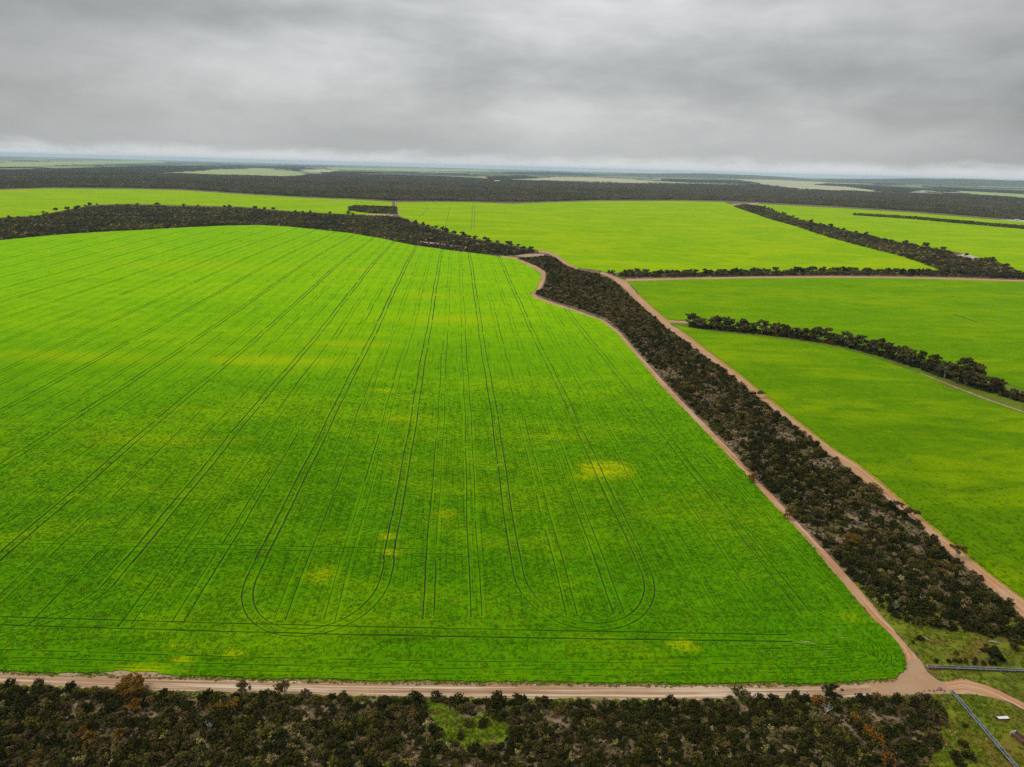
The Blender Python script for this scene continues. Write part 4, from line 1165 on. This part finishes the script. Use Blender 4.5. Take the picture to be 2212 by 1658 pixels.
edge = along([(-20, 474), (60, 473), (86, 468), (138, 457), (204, 446), (240, 443), (345, 445), (518, 449), (621, 458), (763, 465)], 34)
for k, p in enumerate(edge):
    q = p + np.array([rnd.uniform(-22, 22), rnd.uniform(-34, -8)])
    put_tree(0, 0, 'belt%d' % rnd.randrange(4), rnd.choice((5, 6, 7, 8, 10)), '%s tall mallee from the left along the upper edge of the left dark scrub' % ordinal(k), 'tall mallees on the upper edge of the left scrub', world=q)
edge = along([(1650, 449), (1725, 477), (1828, 501), (1932, 525), (2001, 538), (2050, 546), (2150, 569), (2212, 594)], 26)
for k, p in enumerate(edge):
    q = p + np.array([rnd.uniform(-8, 4), rnd.uniform(-8, 8)])
    put_tree(0, 0, 'belt%d' % rnd.randrange(4), rnd.choice((6, 7, 8, 9, 11)), '%s tall mallee from the far end on the right edge of the diagonal bush belt' % ordinal(k), 'tall mallees on the diagonal bush belt edge', world=q)
edge = along([(880, 480), (951, 499), (1020, 518), (1123, 536), (1150, 543)], 26)
for k, p in enumerate(edge):
    q = p + np.array([rnd.uniform(-8, 4), rnd.uniform(-8, 4)])
    put_tree(0, 0, 'belt%d' % rnd.randrange(4), rnd.choice((6, 7, 8, 9)), '%s tall mallee from the left where the scrub meets the lime crop' % ordinal(k), 'tall mallees between scrub and lime crop', world=q)

# ------------------------------------------------------------------ scrub by the road and in the long strip
def clear_of_taken(x, y, extra=0.5):
    T = np.array(taken)
    k = np.ones(len(x), bool)
    for a, b, c in T:
        k &= (x - a) ** 2 + (y - b) ** 2 > (c * .8 + extra * .5) ** 2
    return k

X, Y = fill(near_scrub, 1.38)
k = clear_of_taken(X, Y) & ~(pip(gap_poly, X, Y) & (rng.uniform(size=len(X)) > 0.06)) & (fbm(X, Y, 6.0, 3) > 0.36) & (rng.uniform(size=len(X)) < 0.85)
nX, nY = X[k], Y[k]
nS = rng.uniform(.45, 1.25, len(nX)) * (0.7 + 0.6 * fbm(nX, nY, 14, 9))
nK = pick_patchy(nX, nY, (0.60, 0.22, 0.06, 0.11, 0.008))
X, Y = fill(strip_poly, 1.9)
k = clear_of_taken(X, Y) & ((fbm(X, Y, 11.0, 5) > 0.36) | (np.hypot(X, Y) < 225))
sX, sY = X[k], Y[k]
tp = sstep(330, 600, np.hypot(sX, sY))
sS = rng.uniform(.5, 1.6, len(sX)) * (0.75 + 0.5 * fbm(sX, sY, 30, 8)) * (1 + 0.35 * tp)
sK = pick_patchy(sX, sY, (0.46, 0.30, 0.12, 0.10, 0.016))
far_k = rng.uniform(size=len(sX)) < tp * 0.55
sK[far_k] = pick_kinds(int(far_k.sum()), (0.14, 0.42, 0.40, 0.02, 0.02))
tan_i = [i for i, k in enumerate(KINDS) if k[0] == 'tan']
t_ = far_k & (rng.uniform(size=len(sX)) < .55); sK[t_] = rng.choice(tan_i, int(t_.sum()))
t_ = (~far_k) & (rng.uniform(size=len(sX)) < .13); sK[t_] = rng.choice(tan_i, int(t_.sum()))
t_ = rng.uniform(size=len(nX)) < .07; nK[t_] = rng.choice(tan_i, int(t_.sum()))
t_ = nK == or_i[0]; t_ &= rng.uniform(size=len(nX)) < .6; nK[t_] = rng.choice(olive_i, int(t_.sum()))
aX = np.r_[nX, sX]; aY = np.r_[nY, sY]; aS = np.r_[nS, sS]; aK = np.r_[nK, sK]
aR = rng.uniform(0, 6.28, len(aX))
aZ = hgt(aX, aY)
ux, uy, dep = proj(aX, aY, aZ + .6)
ksize = np.array([q[2] for q in KINDS])
app = aS * ksize[aK] / dep
vis = (ux > 8) & (ux < PW - 8) & (uy < PH - 8)
order = np.argsort(-np.where(vis, app, 0))
single = np.zeros(len(aX), bool); single[order[:240]] = True
zone_words = [(300, 'left of the large orange tree'), (640, 'below the two tufted trees'), (920, 'left of the grassy gap'), (1130, 'around the grassy gap'),
              (1500, 'right of the grassy gap'), (1800, 'below the feathery trees'), (9999, 'at the right end of the scrub')]
for i in np.where(single)[0]:
    key, me, s0, kd, words = KINDS[aK[i]]
    o = bpy.data.objects.new('shrub', me); COL.objects.link(o)
    o.location = (aX[i], aY[i], aZ[i]); o.scale = (aS[i],) * 3; o.rotation_euler = (0, 0, aR[i])
    zw = next(w for lim, w in zone_words if ux[i] < lim) if uy[i] > 1470 else 'in the bush strip near the junction'
    if uy[i] > 1470:
        zw = ('near the road, ' if uy[i] < 1535 else 'in mid scrub, ' if uy[i] < 1590 else 'at the bottom edge, ') + zw
    tag(o, words + ' ' + zw, 'shrub', words + 's ' + zw)
k = ~single
gn_scatter('scrub', np.column_stack([aX[k], aY[k], aZ[k]]), aS[k], aR[k], aK[k], SHR, 'dense dark scrub of small shrubs by the near road and in the bush strip', 'scrub')
# low heath between the shrubs
X1, Y1 = fill(near_scrub, 0.72); X2, Y2 = fill(strip_poly, 1.3)
g1 = pip(gap_poly, X1, Y1)
k1 = (~g1) & (fbm(X1, Y1, 4.0, 13) > 0.30); X1, Y1 = X1[k1], Y1[k1]
X = np.r_[X1, X2]; Y = np.r_[Y1, Y2]
hk = rng.choice(8, len(X), p=[.21, .20, .12, .11, .10, .08, .05, .13])
gn_scatter('heath', np.column_stack([X, Y, hgt(X, Y)]), rng.uniform(.3, 1.0, len(X)), rng.uniform(0, 6.28, len(X)), hk, HEATH, 'low heath and straw tufts between the shrubs', 'heath')

# ------------------------------------------------------------------ grass
def grass(poly, sp, name_label, w, smin=.5, smax=1.1, thr=0.0, ns=5.0, name='grass'):
    X, Y = fill(poly, sp)
    k = fbm(X, Y, ns, 21) > thr
    X, Y = X[k], Y[k]
    gn_scatter(name, np.column_stack([X, Y, hgt(X, Y) + .01]), rng.uniform(smin, smax, len(X)), rng.uniform(0, 6.28, len(X)), rng.choice(5, len(X), p=np.array(w) / sum(w)), GRASS, name_label, 'grass')
grass(np.array(verge_poly), 0.7, 'sparse dry grass on the verge between road and crop', (.10, .10, .08, .42, .30), .3, .85, 0.28)
grass(np.array(verge_lo), 0.7, 'green grass on the verge between road and scrub', (.3, .25, .3, .1, .05), .5, 1.1, 0.42)
grass(gap_poly, 0.7, 'green grass in the gap of the near scrub', (.3, .25, .25, .1, .1), .4, 1.0, 0.25)
grass(pad_up, 0.9, 'rough pasture grass above the junction', (.24, .18, .22, .16, .2), .4, 1.0, 0.38)
grass(pad_dn, 0.8, 'rough pasture grass in the lower right corner', (.26, .2, .26, .14, .14), .4, 1.0, 0.36)

X, Y = fill(np.array(G([(1490, 708), (1548, 715), (1647, 724), (1747, 737), (1824, 750), (1901, 771), (1997, 802), (2054, 824), (2131, 848), (2212, 871), (2330, 911), (2330, 897), (2212, 859), (2131, 836), (2054, 812), (1997, 790), (1901, 761), (1824, 742), (1747, 729), (1647, 717), (1548, 708), (1490, 700)])), 2.2)
kk = fbm(X, Y, 18, 31) > .25
X, Y = X[kk], Y[kk]
gn_scatter('undergrowth', np.column_stack([X, Y, hgt(X, Y)]), rng.uniform(.8, 1.7, len(X)), rng.uniform(0, 6.28, len(X)), pick_kinds(len(X), (.5, .38, .1, .01, .01)), SHR, 'dark undergrowth below the eucalypt row', 'undergrowth')
# crop plants standing up from the near canopy
from mathutils.kdtree import KDTree
tp_ = np.concatenate([t for t in track_pts if len(t)])
tp_ = tp_[np.hypot(tp_[:, 0], tp_[:, 1]) < 520]
bp_ = np.concatenate([resample(np.vstack([b_, b_[:1]]), 30) for b_ in bare])
tp_ = np.concatenate([tp_, bp_])
kd = KDTree(len(tp_))
for i_, p_ in enumerate(tp_):
    kd.insert((p_[0], p_[1], 0), i_)
kd.balance()
def crop_plants(poly, mat, label, rmax, sp, rs, rows_):
    col = proto_col('crop_plant', [quads_mesh('crop_plant', np.concatenate([leaves(np.column_stack([r_.uniform(-.42, .42, 8), r_.uniform(-.42, .42, 8), r_.uniform(.22, .40, 8)]), .3, 5, .13, .55, r_, .9)]), [mat]) for r_ in (np.random.default_rng(300 + q_) for q_ in range(3))])
    lo = uv_of(poly).min(0); hi = np.minimum(uv_of(poly).max(0), rmax)
    X = []; Y = []
    for (u0_, u1_, hd) in ((lo[0], u_head, True), (u_head, hi[0], False)) if rows_ else ((lo[0], hi[0], False),):
        su, sv = (rs, sp) if hd else (sp, rs)
        if hd: su, sv = rs, sp
        U_, V_ = np.meshgrid(np.arange(u0_, u1_, su), np.arange(max(lo[1], -rmax), min(hi[1], rmax), sv))
        U_ = U_.ravel() + rng.uniform(-.5, .5, U_.size) * (0.3 * su if hd else su); V_ = V_.ravel() + rng.uniform(-.5, .5, V_.size) * (sv if hd else 0.3 * sv)
        p_ = rows_pt(U_, V_); X.append(p_[:, 0]); Y.append(p_[:, 1])
    X = np.concatenate(X); Y = np.concatenate(Y)
    d_ = np.hypot(X, Y)
    a_, b_, _ = proj(X, Y, hgt(X, Y))
    k_ = (d_ < rmax) & (rng.uniform(size=len(X)) < 1 - sstep(rmax * .5, rmax, d_)) & (a_ > -40) & (a_ < PW + 40) & (b_ < PH + 40)
    X, Y = X[k_], Y[k_]
    k_ = pip(poly, X, Y)
    X, Y = X[k_], Y[k_]
    k_ = np.array([kd.find((x, y, 0))[2] > .62 for x, y in zip(X, Y)])
    X, Y = X[k_], Y[k_]
    print(label, len(X))
    gn_scatter('crop_plants', np.column_stack([X, Y, hgt(X, Y)]), rng.uniform(.7, 1.15, len(X)), rng.uniform(0, 6.28, len(X)), rng.integers(0, 3, len(X)), col, label, 'crop')
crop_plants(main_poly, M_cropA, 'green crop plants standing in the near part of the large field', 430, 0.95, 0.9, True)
crop_plants(fieldD, M_cropC, 'green crop plants in the field right of the red road', 340, 1.2, 0.95, False)

# ------------------------------------------------------------------ far scrub and woodland
def crown_mesh(name, kind, seed, w, h, n_cl=9, per=13, leaf=0.42):
    r = np.random.default_rng(seed)
    a = r.uniform(0, 6.28, n_cl); q = np.sqrt(r.uniform(0, 1, n_cl)) * w * .36
    c = np.column_stack([np.cos(a) * q, np.sin(a) * q, h * (0.86 - .35 * (q / (w * .4)) ** 2) * r.uniform(.85, 1.05, n_cl)])
    V = [leaves(c, w * r.uniform(.13, .2, n_cl), per, leaf, .55, r, 0.8)]
    low = np.column_stack([r.uniform(-.4, .4, 7) * w, r.uniform(-.4, .4, 7) * w, h * r.uniform(.12, .4, 7)])
    V.append(leaves(low, w * .16, 5, leaf * 1.1, .6, r, 0.5))
    return quads_mesh(name, np.concatenate(V), [M_leaf[kind]])
def far_patch(name, kind, seed, size, n):
    r = np.random.default_rng(seed)
    V = []
    for i in range(n):
        x, y = r.uniform(-.55, .55, 2) * size; h = r.uniform(3.5, 7.5); w = r.uniform(3.5, 6.5)
        c = np.column_stack([x + r.normal(0, .22, 3) * w, y + r.normal(0, .22, 3) * w, h * r.uniform(.7, .9, 3)])
        V.append(leaves(c, w * .3, 5, 1.05, .5, r, 0.9))
        V.append(leaves(np.array([[x, y, h * .3]]), w * .4, 4, 1.2, .6, r, 0.5))
    return quads_mesh(name, np.concatenate(V), [M_leaf[kind]])
P_mid = proto_col('scrub_crown', [crown_mesh('mid_crown', k_, 200 + s_, 5.6, 4.6) for s_, k_ in enumerate(('farwood', 'farwood', 'farwood', 'dark', 'mallee', 'mallee', 'brown', 'yellow'))])
P_far = proto_col('wood_patch', [far_patch('far_patch', k_, 220 + s_, 26.0, 24) for s_, k_ in enumerate(('wood', 'wood', 'mallee', 'farwood', 'wood'))])
t0 = G(main_far[::-1] + [(1082, 553), (1112, 552), (1163, 547), (1123, 539), (1020, 521), (951, 502), (882, 482), (861, 472), (763, 468), (621, 461), (518, 452), (345, 448), (276, 446), (204, 449), (138, 460), (86, 471), (0, 476), (-160, 482)])
blk = G([(752, 450), (765, 446), (856, 449), (858, 463), (800, 462), (755, 456)])
t3 = G([(1585, 447), (1608, 443), (1645, 448), (1725, 477), (1828, 501), (1932, 525), (2001, 538), (2050, 546), (2066, 556), (2110, 564), (2140, 561), (2156, 573), (2212, 595), (2330, 640), (2330, 612), (2212, 601), (2035, 594), (2040, 588), (1961, 559), (1858, 532), (1754, 502), (1651, 470)])
t2b = G([(1322, 597), (1352, 600), (1640, 597), (1780, 595.5), (1900, 596), (2035, 598), (2212, 604), (2330, 609), (2330, 602), (2212, 597), (2035, 591), (1900, 590), (1640, 591), (1448, 593), (1352, 595)])
t5 = G([(1842, 463), (1966, 470), (2212, 491), (2380, 506), (2380, 513), (2212, 496), (1966, 474), (1845, 466)])
mp = []
for poly, sp, in ((t0, 4.6), (blk, 4.6), (t3, 4.4), (t5, 4.6), (t2b, 4.6)):
    X, Y = fill(poly, sp)
    mp.append(np.column_stack([X, Y]))
q = np.concatenate(mp)
sand_polys = [G([(888, 521), (930, 524), (980, 531), (1020, 535), (1015, 539), (960, 534), (900, 526)]), G([(2068, 550), (2090, 546), (2125, 551), (2136, 558), (2100, 561), (2078, 558)]), G([(1100, 553), (1140, 549), (1178, 549), (1172, 554), (1130, 556)])]
for s_ in sand_polys:
    q = q[~pip(s_, q[:, 0], q[:, 1])]
gn_scatter('scrub', np.column_stack([q, hgt(q[:, 0], q[:, 1])]), rng.uniform(.6, 1.15, len(q)) * (0.75 + .6 * fbm(q[:, 0], q[:, 1], 40, 4)), rng.uniform(0, 6.28, len(q)), np.where(fbm(q[:, 0], q[:, 1], 60, 44) + rng.uniform(-.22, .22, len(q)) > .50, rng.choice([4, 5, 6, 6, 7], len(q)), rng.choice([0, 1, 2, 3, 3, 0], len(q))), P_mid,
           'dark mallee scrub in belts between the middle distance crops', 'scrub')
t4 = [
    [(-200, 412), (0, 408), (104, 405), (276, 406), (397, 409), (518, 417), (656, 425), (763, 429), (857, 434), (1020, 435), (1106, 437), (1192, 435), (1296, 432), (1472, 432), (1562, 434), (1640, 437), (1828, 447), (1966, 456), (2212, 476), (2400, 490),
     (2400, 447), (2212, 431), (2100, 423), (2001, 420), (1897, 417), (1800, 415), (1725, 412), (1640, 402), (1552, 401), (1448, 399), (1296, 397), (1158, 392), (1054, 388), (951, 382), (830, 379), (709, 377), (662, 380), (620, 384), (550, 383), (470, 380), (380, 376), (330, 378), (0, 381), (-200, 386)],
]
tf = [
    [(-200, 380), (0, 379), (330, 376), (383, 372), (476, 365), (560, 363), (640, 368), (660, 366), (655, 361), (518, 358), (331, 360), (120, 366), (-200, 374)],
    [(690, 371), (780, 372), (830, 374), (760, 376), (700, 376)],
    [(1050, 383), (1130, 381), (1160, 385), (1100, 388), (1060, 387)],
    [(1080, 374), (1180, 372), (1300, 377), (1290, 379), (1180, 377), (1090, 376)],
    [(1740, 401), (1790, 398), (1900, 403), (1985, 410), (1960, 417), (1890, 414), (1800, 406)],
    [(1880, 395), (1960, 396), (1950, 400), (1890, 399)],
    [(1990, 404), (2212, 413), (2400, 424), (2400, 430), (2212, 419), (2060, 411)],
    [(1430, 387), (1560, 391), (1630, 394), (1640, 398), (1540, 395), (1430, 390)],
    [(600, 358), (720, 359), (720, 361), (600, 361)],
]
qs = []
X, Y = fill(G(t4[0]), 19.0); qs.append(np.column_stack([X, Y]))
for pl in tf:
    X, Y = fill(G(pl), 24.0); qs.append(np.column_stack([X, Y]))
# belts of trees along far paddock fences
for k in range(150):
    yy = 4400 * (23000 / 4400) ** rnd.uniform(0, 1); xx = rnd.uniform(-.75, .75) * yy
    L = rnd.uniform(250, 1500); a = rnd.choice([0.05, 0.05, 1.62, -0.3]) + rnd.uniform(-.05, .05)
    n = int(L / 22); t = np.linspace(-.5, .5, n) * L
    qs.append(np.column_stack([xx + t * math.cos(a), yy + t * math.sin(a)]) + rng.normal(0, 8, (n, 2)))
q = np.concatenate(qs)
q = q[np.hypot(q[:, 0], q[:, 1]) < 24000]
cp = [G(c[0]) for c in clears]
for s_ in cp:
    q = q[~pip(s_, q[:, 0], q[:, 1])]
print('far woods', len(q))
gn_scatter('woodland', np.column_stack([q, hgt(q[:, 0], q[:, 1])]), rng.uniform(.75, 1.25, len(q)), rng.uniform(0, 6.28, len(q)), np.where(fbm(q[:, 0], q[:, 1], 500, 6) + rng.uniform(-.15, .15, len(q)) > .55, 2, rng.choice([0, 1, 3, 4], len(q))), P_far,
           'far dark woodland and tree belts reaching towards the horizon', 'woodland')

# low hills on the right horizon
def hill(cx, cy, lx, ly, h, label):
    n, mm = 40, 12
    V, F = [], []
    for i in range(n + 1):
        for j in range(mm + 1):
            a = i / n * 2 - 1; b = j / mm * 2 - 1
            z = h * max(0, (1 - a * a)) * max(0, 1 - b * b) * (0.6 + 0.4 * float(fbm(np.array([i * 1.0]), np.array([j * 1.0]), 7, cx)[0]))
            V.append((cx + a * lx, cy + b * ly, z - 2))
    for i in range(n):
        for j in range(mm):
            p = i * (mm + 1) + j
            F.append((p, p + mm + 1, p + mm + 2, p + 1))
    tag(mesh_obj('hill', V, F, M_hill, smooth_=True), label, 'hill', kind='structure')
M_hill = patch_mat('hill_scrub', [(0.07, 0.075, 0.04), (0.11, 0.12, 0.05), (0.06, 0.06, 0.035)], 0.002, 0.02)
hill(9800, 15500, 4200, 1600, 150, 'low blue grey hill ridge on the right horizon')
hill(14500, 20500, 5200, 1600, 160, 'fainter hill ridge behind the right ridge')
hill(4600, 17500, 3000, 1200, 118, 'long low rise on the horizon right of the middle')

# ------------------------------------------------------------------ farm sheds far away
def shed(px_, py_, L, D, H, rz, label):
    p = G([(px_, py_)])[0]
    t = empty('farm_shed', (p[0], p[1], 0), rz)
    quad_obj('wall', box_faces((0, 0, H / 2), (L, D, H)), M_white, t)
    e = 0.8; r_ = H + D * .18
    quad_obj('roof', np.array([[(-L / 2 - e, -D / 2 - e, H + .05), (L / 2 + e, -D / 2 - e, H + .05), (L / 2 + e, 0, r_), (-L / 2 - e, 0, r_)],
                               [(L / 2 + e, D / 2 + e, H + .05), (-L / 2 - e, D / 2 + e, H + .05), (-L / 2 - e, 0, r_), (L / 2 + e, 0, r_)],
                               [(-L / 2 - e, D / 2 + e, H + .02), (-L / 2 - e, -D / 2 - e, H + .02), (-L / 2 - e, 0, r_ - .1), (-L / 2 - e, .01, r_ - .1)],
                               [(L / 2 + e, -D / 2 - e, H + .02), (L / 2 + e, D / 2 + e, H + .02), (L / 2 + e, .01, r_ - .1), (L / 2 + e, 0, r_ - .1)]]), M_white, t)
    for x in (-L * .22, L * .22):
        quad_obj('door', box_faces((x, -D / 2 - .06, H * .38), (L * .16, .1, H * .76)), M_door, t)
    tag(t, label, 'shed')
shed(1074, 394.5, 34, 16, 13, 0.1, 'white farm shed standing in the middle of the far dark woodland')
shed(1069, 394.3, 12, 10, 9, 0.1, 'small white shed left of the white shed in the far woodland')
shed(611, 358.5, 70, 30, 24, -0.1, 'tiny white building on the far left plain under the horizon')
shed(2196, 477.5, 10, 6, 3.6, -0.2, 'pale shed at the far right woodland edge')

# ------------------------------------------------------------------ steel troughs and scrap in the lower right pasture
def trough(a, b, width, label, rust_box=None):
    pa, pb = G([a, b])
    d = pb - pa; L = float(np.hypot(*d)); rz = math.atan2(d[1], d[0])
    t = empty('feed_trough', (pa[0], pa[1], 0.02), rz)
    H = 0.62
    for s in (-1, 1):
        quad_obj('rail', tube((0, s * width / 2, H), (L, s * width / 2, H), .04, .04, 8), M_steel, t)
    n = 26
    sec = [(width / 2 * math.cos(t_), H - .02 - .30 * math.sin(t_)) for t_ in np.linspace(0, math.pi, 9)]
    V = []
    for i in range(n):
        for k2 in range(8):
            x0, x1 = L * i / n, L * (i + 1) / n
            (y0, z0), (y1, z1) = sec[k2], sec[k2 + 1]
            V.append([(x0, y0, z0), (x1, y0, z0), (x1, y1, z1), (x0, y1, z1)])
    quad_obj('belt', np.array(V), M_belt, t)
    nl = int(L / 3.0)
    leg = np.concatenate([tube((0, -width / 2 - .05, 0), (0, -width / 2, H), .04, .04, 5), tube((0, width / 2 + .05, 0), (0, width / 2, H), .04, .04, 5), tube((0, -width / 2, .22), (0, width / 2, .22), .03, .03, 4)])
    me = quads_mesh('leg_frame', leg, [M_steel])
    for i in range(nl + 1):
        o = bpy.data.objects.new('leg_frame', me); COL.objects.link(o); o.parent = t; o.location = (L * i / nl, 0, 0)
    quad_obj('end_plate', box_faces((-.03, 0, H - .12), (.05, width + .12, .36)), M_steel, t)
    if rust_box:
        quad_obj('end_box', np.concatenate([box_faces((1.6, 0, .31), (2.4, width * 1.15, .45)), box_faces((1.6, 0, .56), (2.2, width * .9, .04))]), M_rust, t)
    tag(t, label, 'trough')
P2 = lambda cx, cy: ((3300 + cx / 2.926) / 1.8336, (2500 + cy / 2.926) / 1.8336)
a0 = P2(1090, 432); b0 = P2(2260, 480)
trough(a0, b0, 0.75, 'long silver railed feed trough with a rusty end box, across the pasture', True)
a1 = P2(1372, 722); b1 = P2(2150, 1640)
trough(a1, b1, 0.7, 'long silver railed feed trough running diagonally to the lower right corner')

def water_trough():
    pa, pb = G([P2(1905, 1030), P2(2022, 1026)])
    d = pb - pa; L = float(np.hypot(*d)); t = empty('water_trough', (pa[0], pa[1], 0.02), math.atan2(d[1], d[0]))
    w, h = 0.55, 0.5
    quad_obj('tank', np.concatenate([box_faces((L / 2, -w / 2, h / 2), (L, .05, h)), box_faces((L / 2, w / 2, h / 2), (L, .05, h)), box_faces((.025, 0, h / 2), (.05, w - .06, h)), box_faces((L - .025, 0, h / 2), (.05, w - .06, h))]), M_rust, t)
    quad_obj('cover', box_faces((L / 2, 0, h + .03), (L + .1, w + .15, .05)), M_white, t)
    for x in (.2, L - .2):
        quad_obj('foot', box_faces((x, 0, .03), (.12, w + .1, .06)), M_rust, t)
    tag(t, 'short white topped rusty trough standing alone in the grass', 'trough')
water_trough()

def ramp_obj():
    p = G([P2(2050, 1215), P2(2140, 1205), P2(2330, 1420)])
    d = p[2] - p[0]; L = float(np.hypot(*d)) * 1.0
    t = empty('loading_ramp', (p[0][0], p[0][1], 0.02), math.atan2(d[1], d[0]))
    w, h = 1.5, 0.95
    quad_obj('end_panel', box_faces((0, w / 2, h * .62), (.08, w + .1, h * .75)), M_white, t)
    for y in (0, w):
        pan = quad_obj('side_panel', box_faces((L / 2 + .06, y, h * .5), (L, .06, h * .8)), M_rust, t)
        for x in np.arange(.3, L, 1.2):
            o = quad_obj('stay', box_faces((x, y + (-.06 if y == 0 else .06), h * .5), (.07, .06, h)), M_rust, pan)
    quad_obj('floor', box_faces((L / 2 + .06, w / 2, .12), (L - .05, w - .08, .06)), M_belt, t)
    tag(t, 'rusty open stock ramp with a white end panel at the right edge', 'ramp')
ramp_obj()

def branch(pa, pb, label):
    a, b = G([pa, pb])
    d = b - a; L = float(np.hypot(*d))
    t = empty('fallen_branch', (a[0], a[1], .1), math.atan2(d[1], d[0]))
    quad_obj('stem', np.concatenate([tube((0, 0, .05), (L * .5, .1, .15), .12, .09, 6), tube((L * .5, .1, .15), (L, -.1, .1), .09, .04, 6)]), M_palebark, t)
    for i in range(4):
        x = L * (.25 + .17 * i)
        quad_obj('twig', tube((x, .05, .12), (x + .5, rnd.uniform(-.9, .9), rnd.uniform(.2, .6)), .04, .015, 4), M_palebark, t)
    tag(t, label, 'branch')
branch(P2(985, 92), P2(1115, 106), 'pale fallen branch beside a dark bush in the pasture')
branch(P2(1790, 122), P2(1965, 158), 'pale fallen branch below the end of the bush strip')

def rock(px_, py_, s, mt, label, group):
    p = G([(px_, py_)])[0]
    r = np.random.default_rng(int(px_ * 7 + py_))
    n, mm = 8, 5
    V, F = [], []
    for j in range(mm + 1):
        th = math.pi * j / mm
        for i in range(n):
            ph = 2 * math.pi * i / n
            q = s * r.uniform(.75, 1.15)
            V.append((q * math.sin(th) * math.cos(ph) * .6, q * math.sin(th) * math.sin(ph) * .5, q * math.cos(th) * .38 + s * .2))
    for j in range(mm):
        for i in range(n):
            F.append((j * n + i, (j + 1) * n + i, (j + 1) * n + (i + 1) % n, j * n + (i + 1) % n))
    o = mesh_obj('rock', V, F, mt)
    o.location = (p[0], p[1], 0.05); o.rotation_euler = (0, 0, rnd.uniform(0, 6))
    tag(o, label, 'rock', group)
lab = ['leftmost dark rock at the junction edge', 'largest dark rock at the junction edge by the diagonal trough', 'dark rock second from the left at the junction edge', 'dark rock third from the left at the junction edge',
       'small rock just left of the largest junction rock', 'pale brown rock at the lower end of the junction rocks', 'small dark rock nearest the diagonal trough end']
for (cx, cy, s), l in zip(((1050, 702, .35), (1240, 682, .9), (1112, 694, .45), (1165, 700, .5), (1205, 692, .45), (1285, 738, .55), (1290, 700, .5)), lab):
    rock(*P2(cx, cy), s, M_rock, l, 'rocks at the junction edge')
for (cx, cy), l in (((1350, 1170), 'left red stone in the grass beside the near scrub'), ((1410, 1182), 'right red stone in the grass beside the near scrub'), ((1310, 1325), 'lower red stone in the grass beside the near scrub')):
    rock(*P2(cx, cy), .55, M_redrock, l, 'red stones in the grass')

def dead(px_, py_, h, label):
    p = G([(px_, py_)])[0]
    o = bpy.data.objects.new('dead_shrub', dead_mesh('dead_shrub', int(px_), h)); COL.objects.link(o)
    o.location = (p[0], p[1], float(hgt(p[0], p[1])))
    tag(o, label, 'shrub')
dead(1638, 1038, 3.0, 'bare grey dead shrub at the left edge of the bush strip')
dead(455, 1574, 2.0, 'bare white stemmed dead shrub in the near scrub left of the middle')
dead(1930, 1320, 2.4, 'bare grey dead shrub at the lower end of the bush strip')
dead(1785, 1540, 2.2, 'bare grey dead shrub in the near scrub below the dark feathery tree')
dead(1990, 1300, 2.2, 'bare pale dead shrub near the middle of the lower bush strip')

# ------------------------------------------------------------------ haze
hz_mat = bpy.data.materials.new('haze_air')
hz_mat.use_nodes = True
nt = hz_mat.node_tree
nt.nodes.clear()
pvn = nd(nt, 'ShaderNodeVolumePrincipled', {'Color': (0.58, 0.78, 1.0), 'Density': 3.2e-5, 'Anisotropy': 0.0})
nt.links.new(pvn.outputs[0], nd(nt, 'ShaderNodeOutputMaterial').inputs['Volume'])
hb = quad_obj('haze', box_faces((0, 19600, 83), (81000, 45400, 170)), hz_mat)
tag(hb, 'thin blue grey haze over the far land', 'haze', kind='stuff')
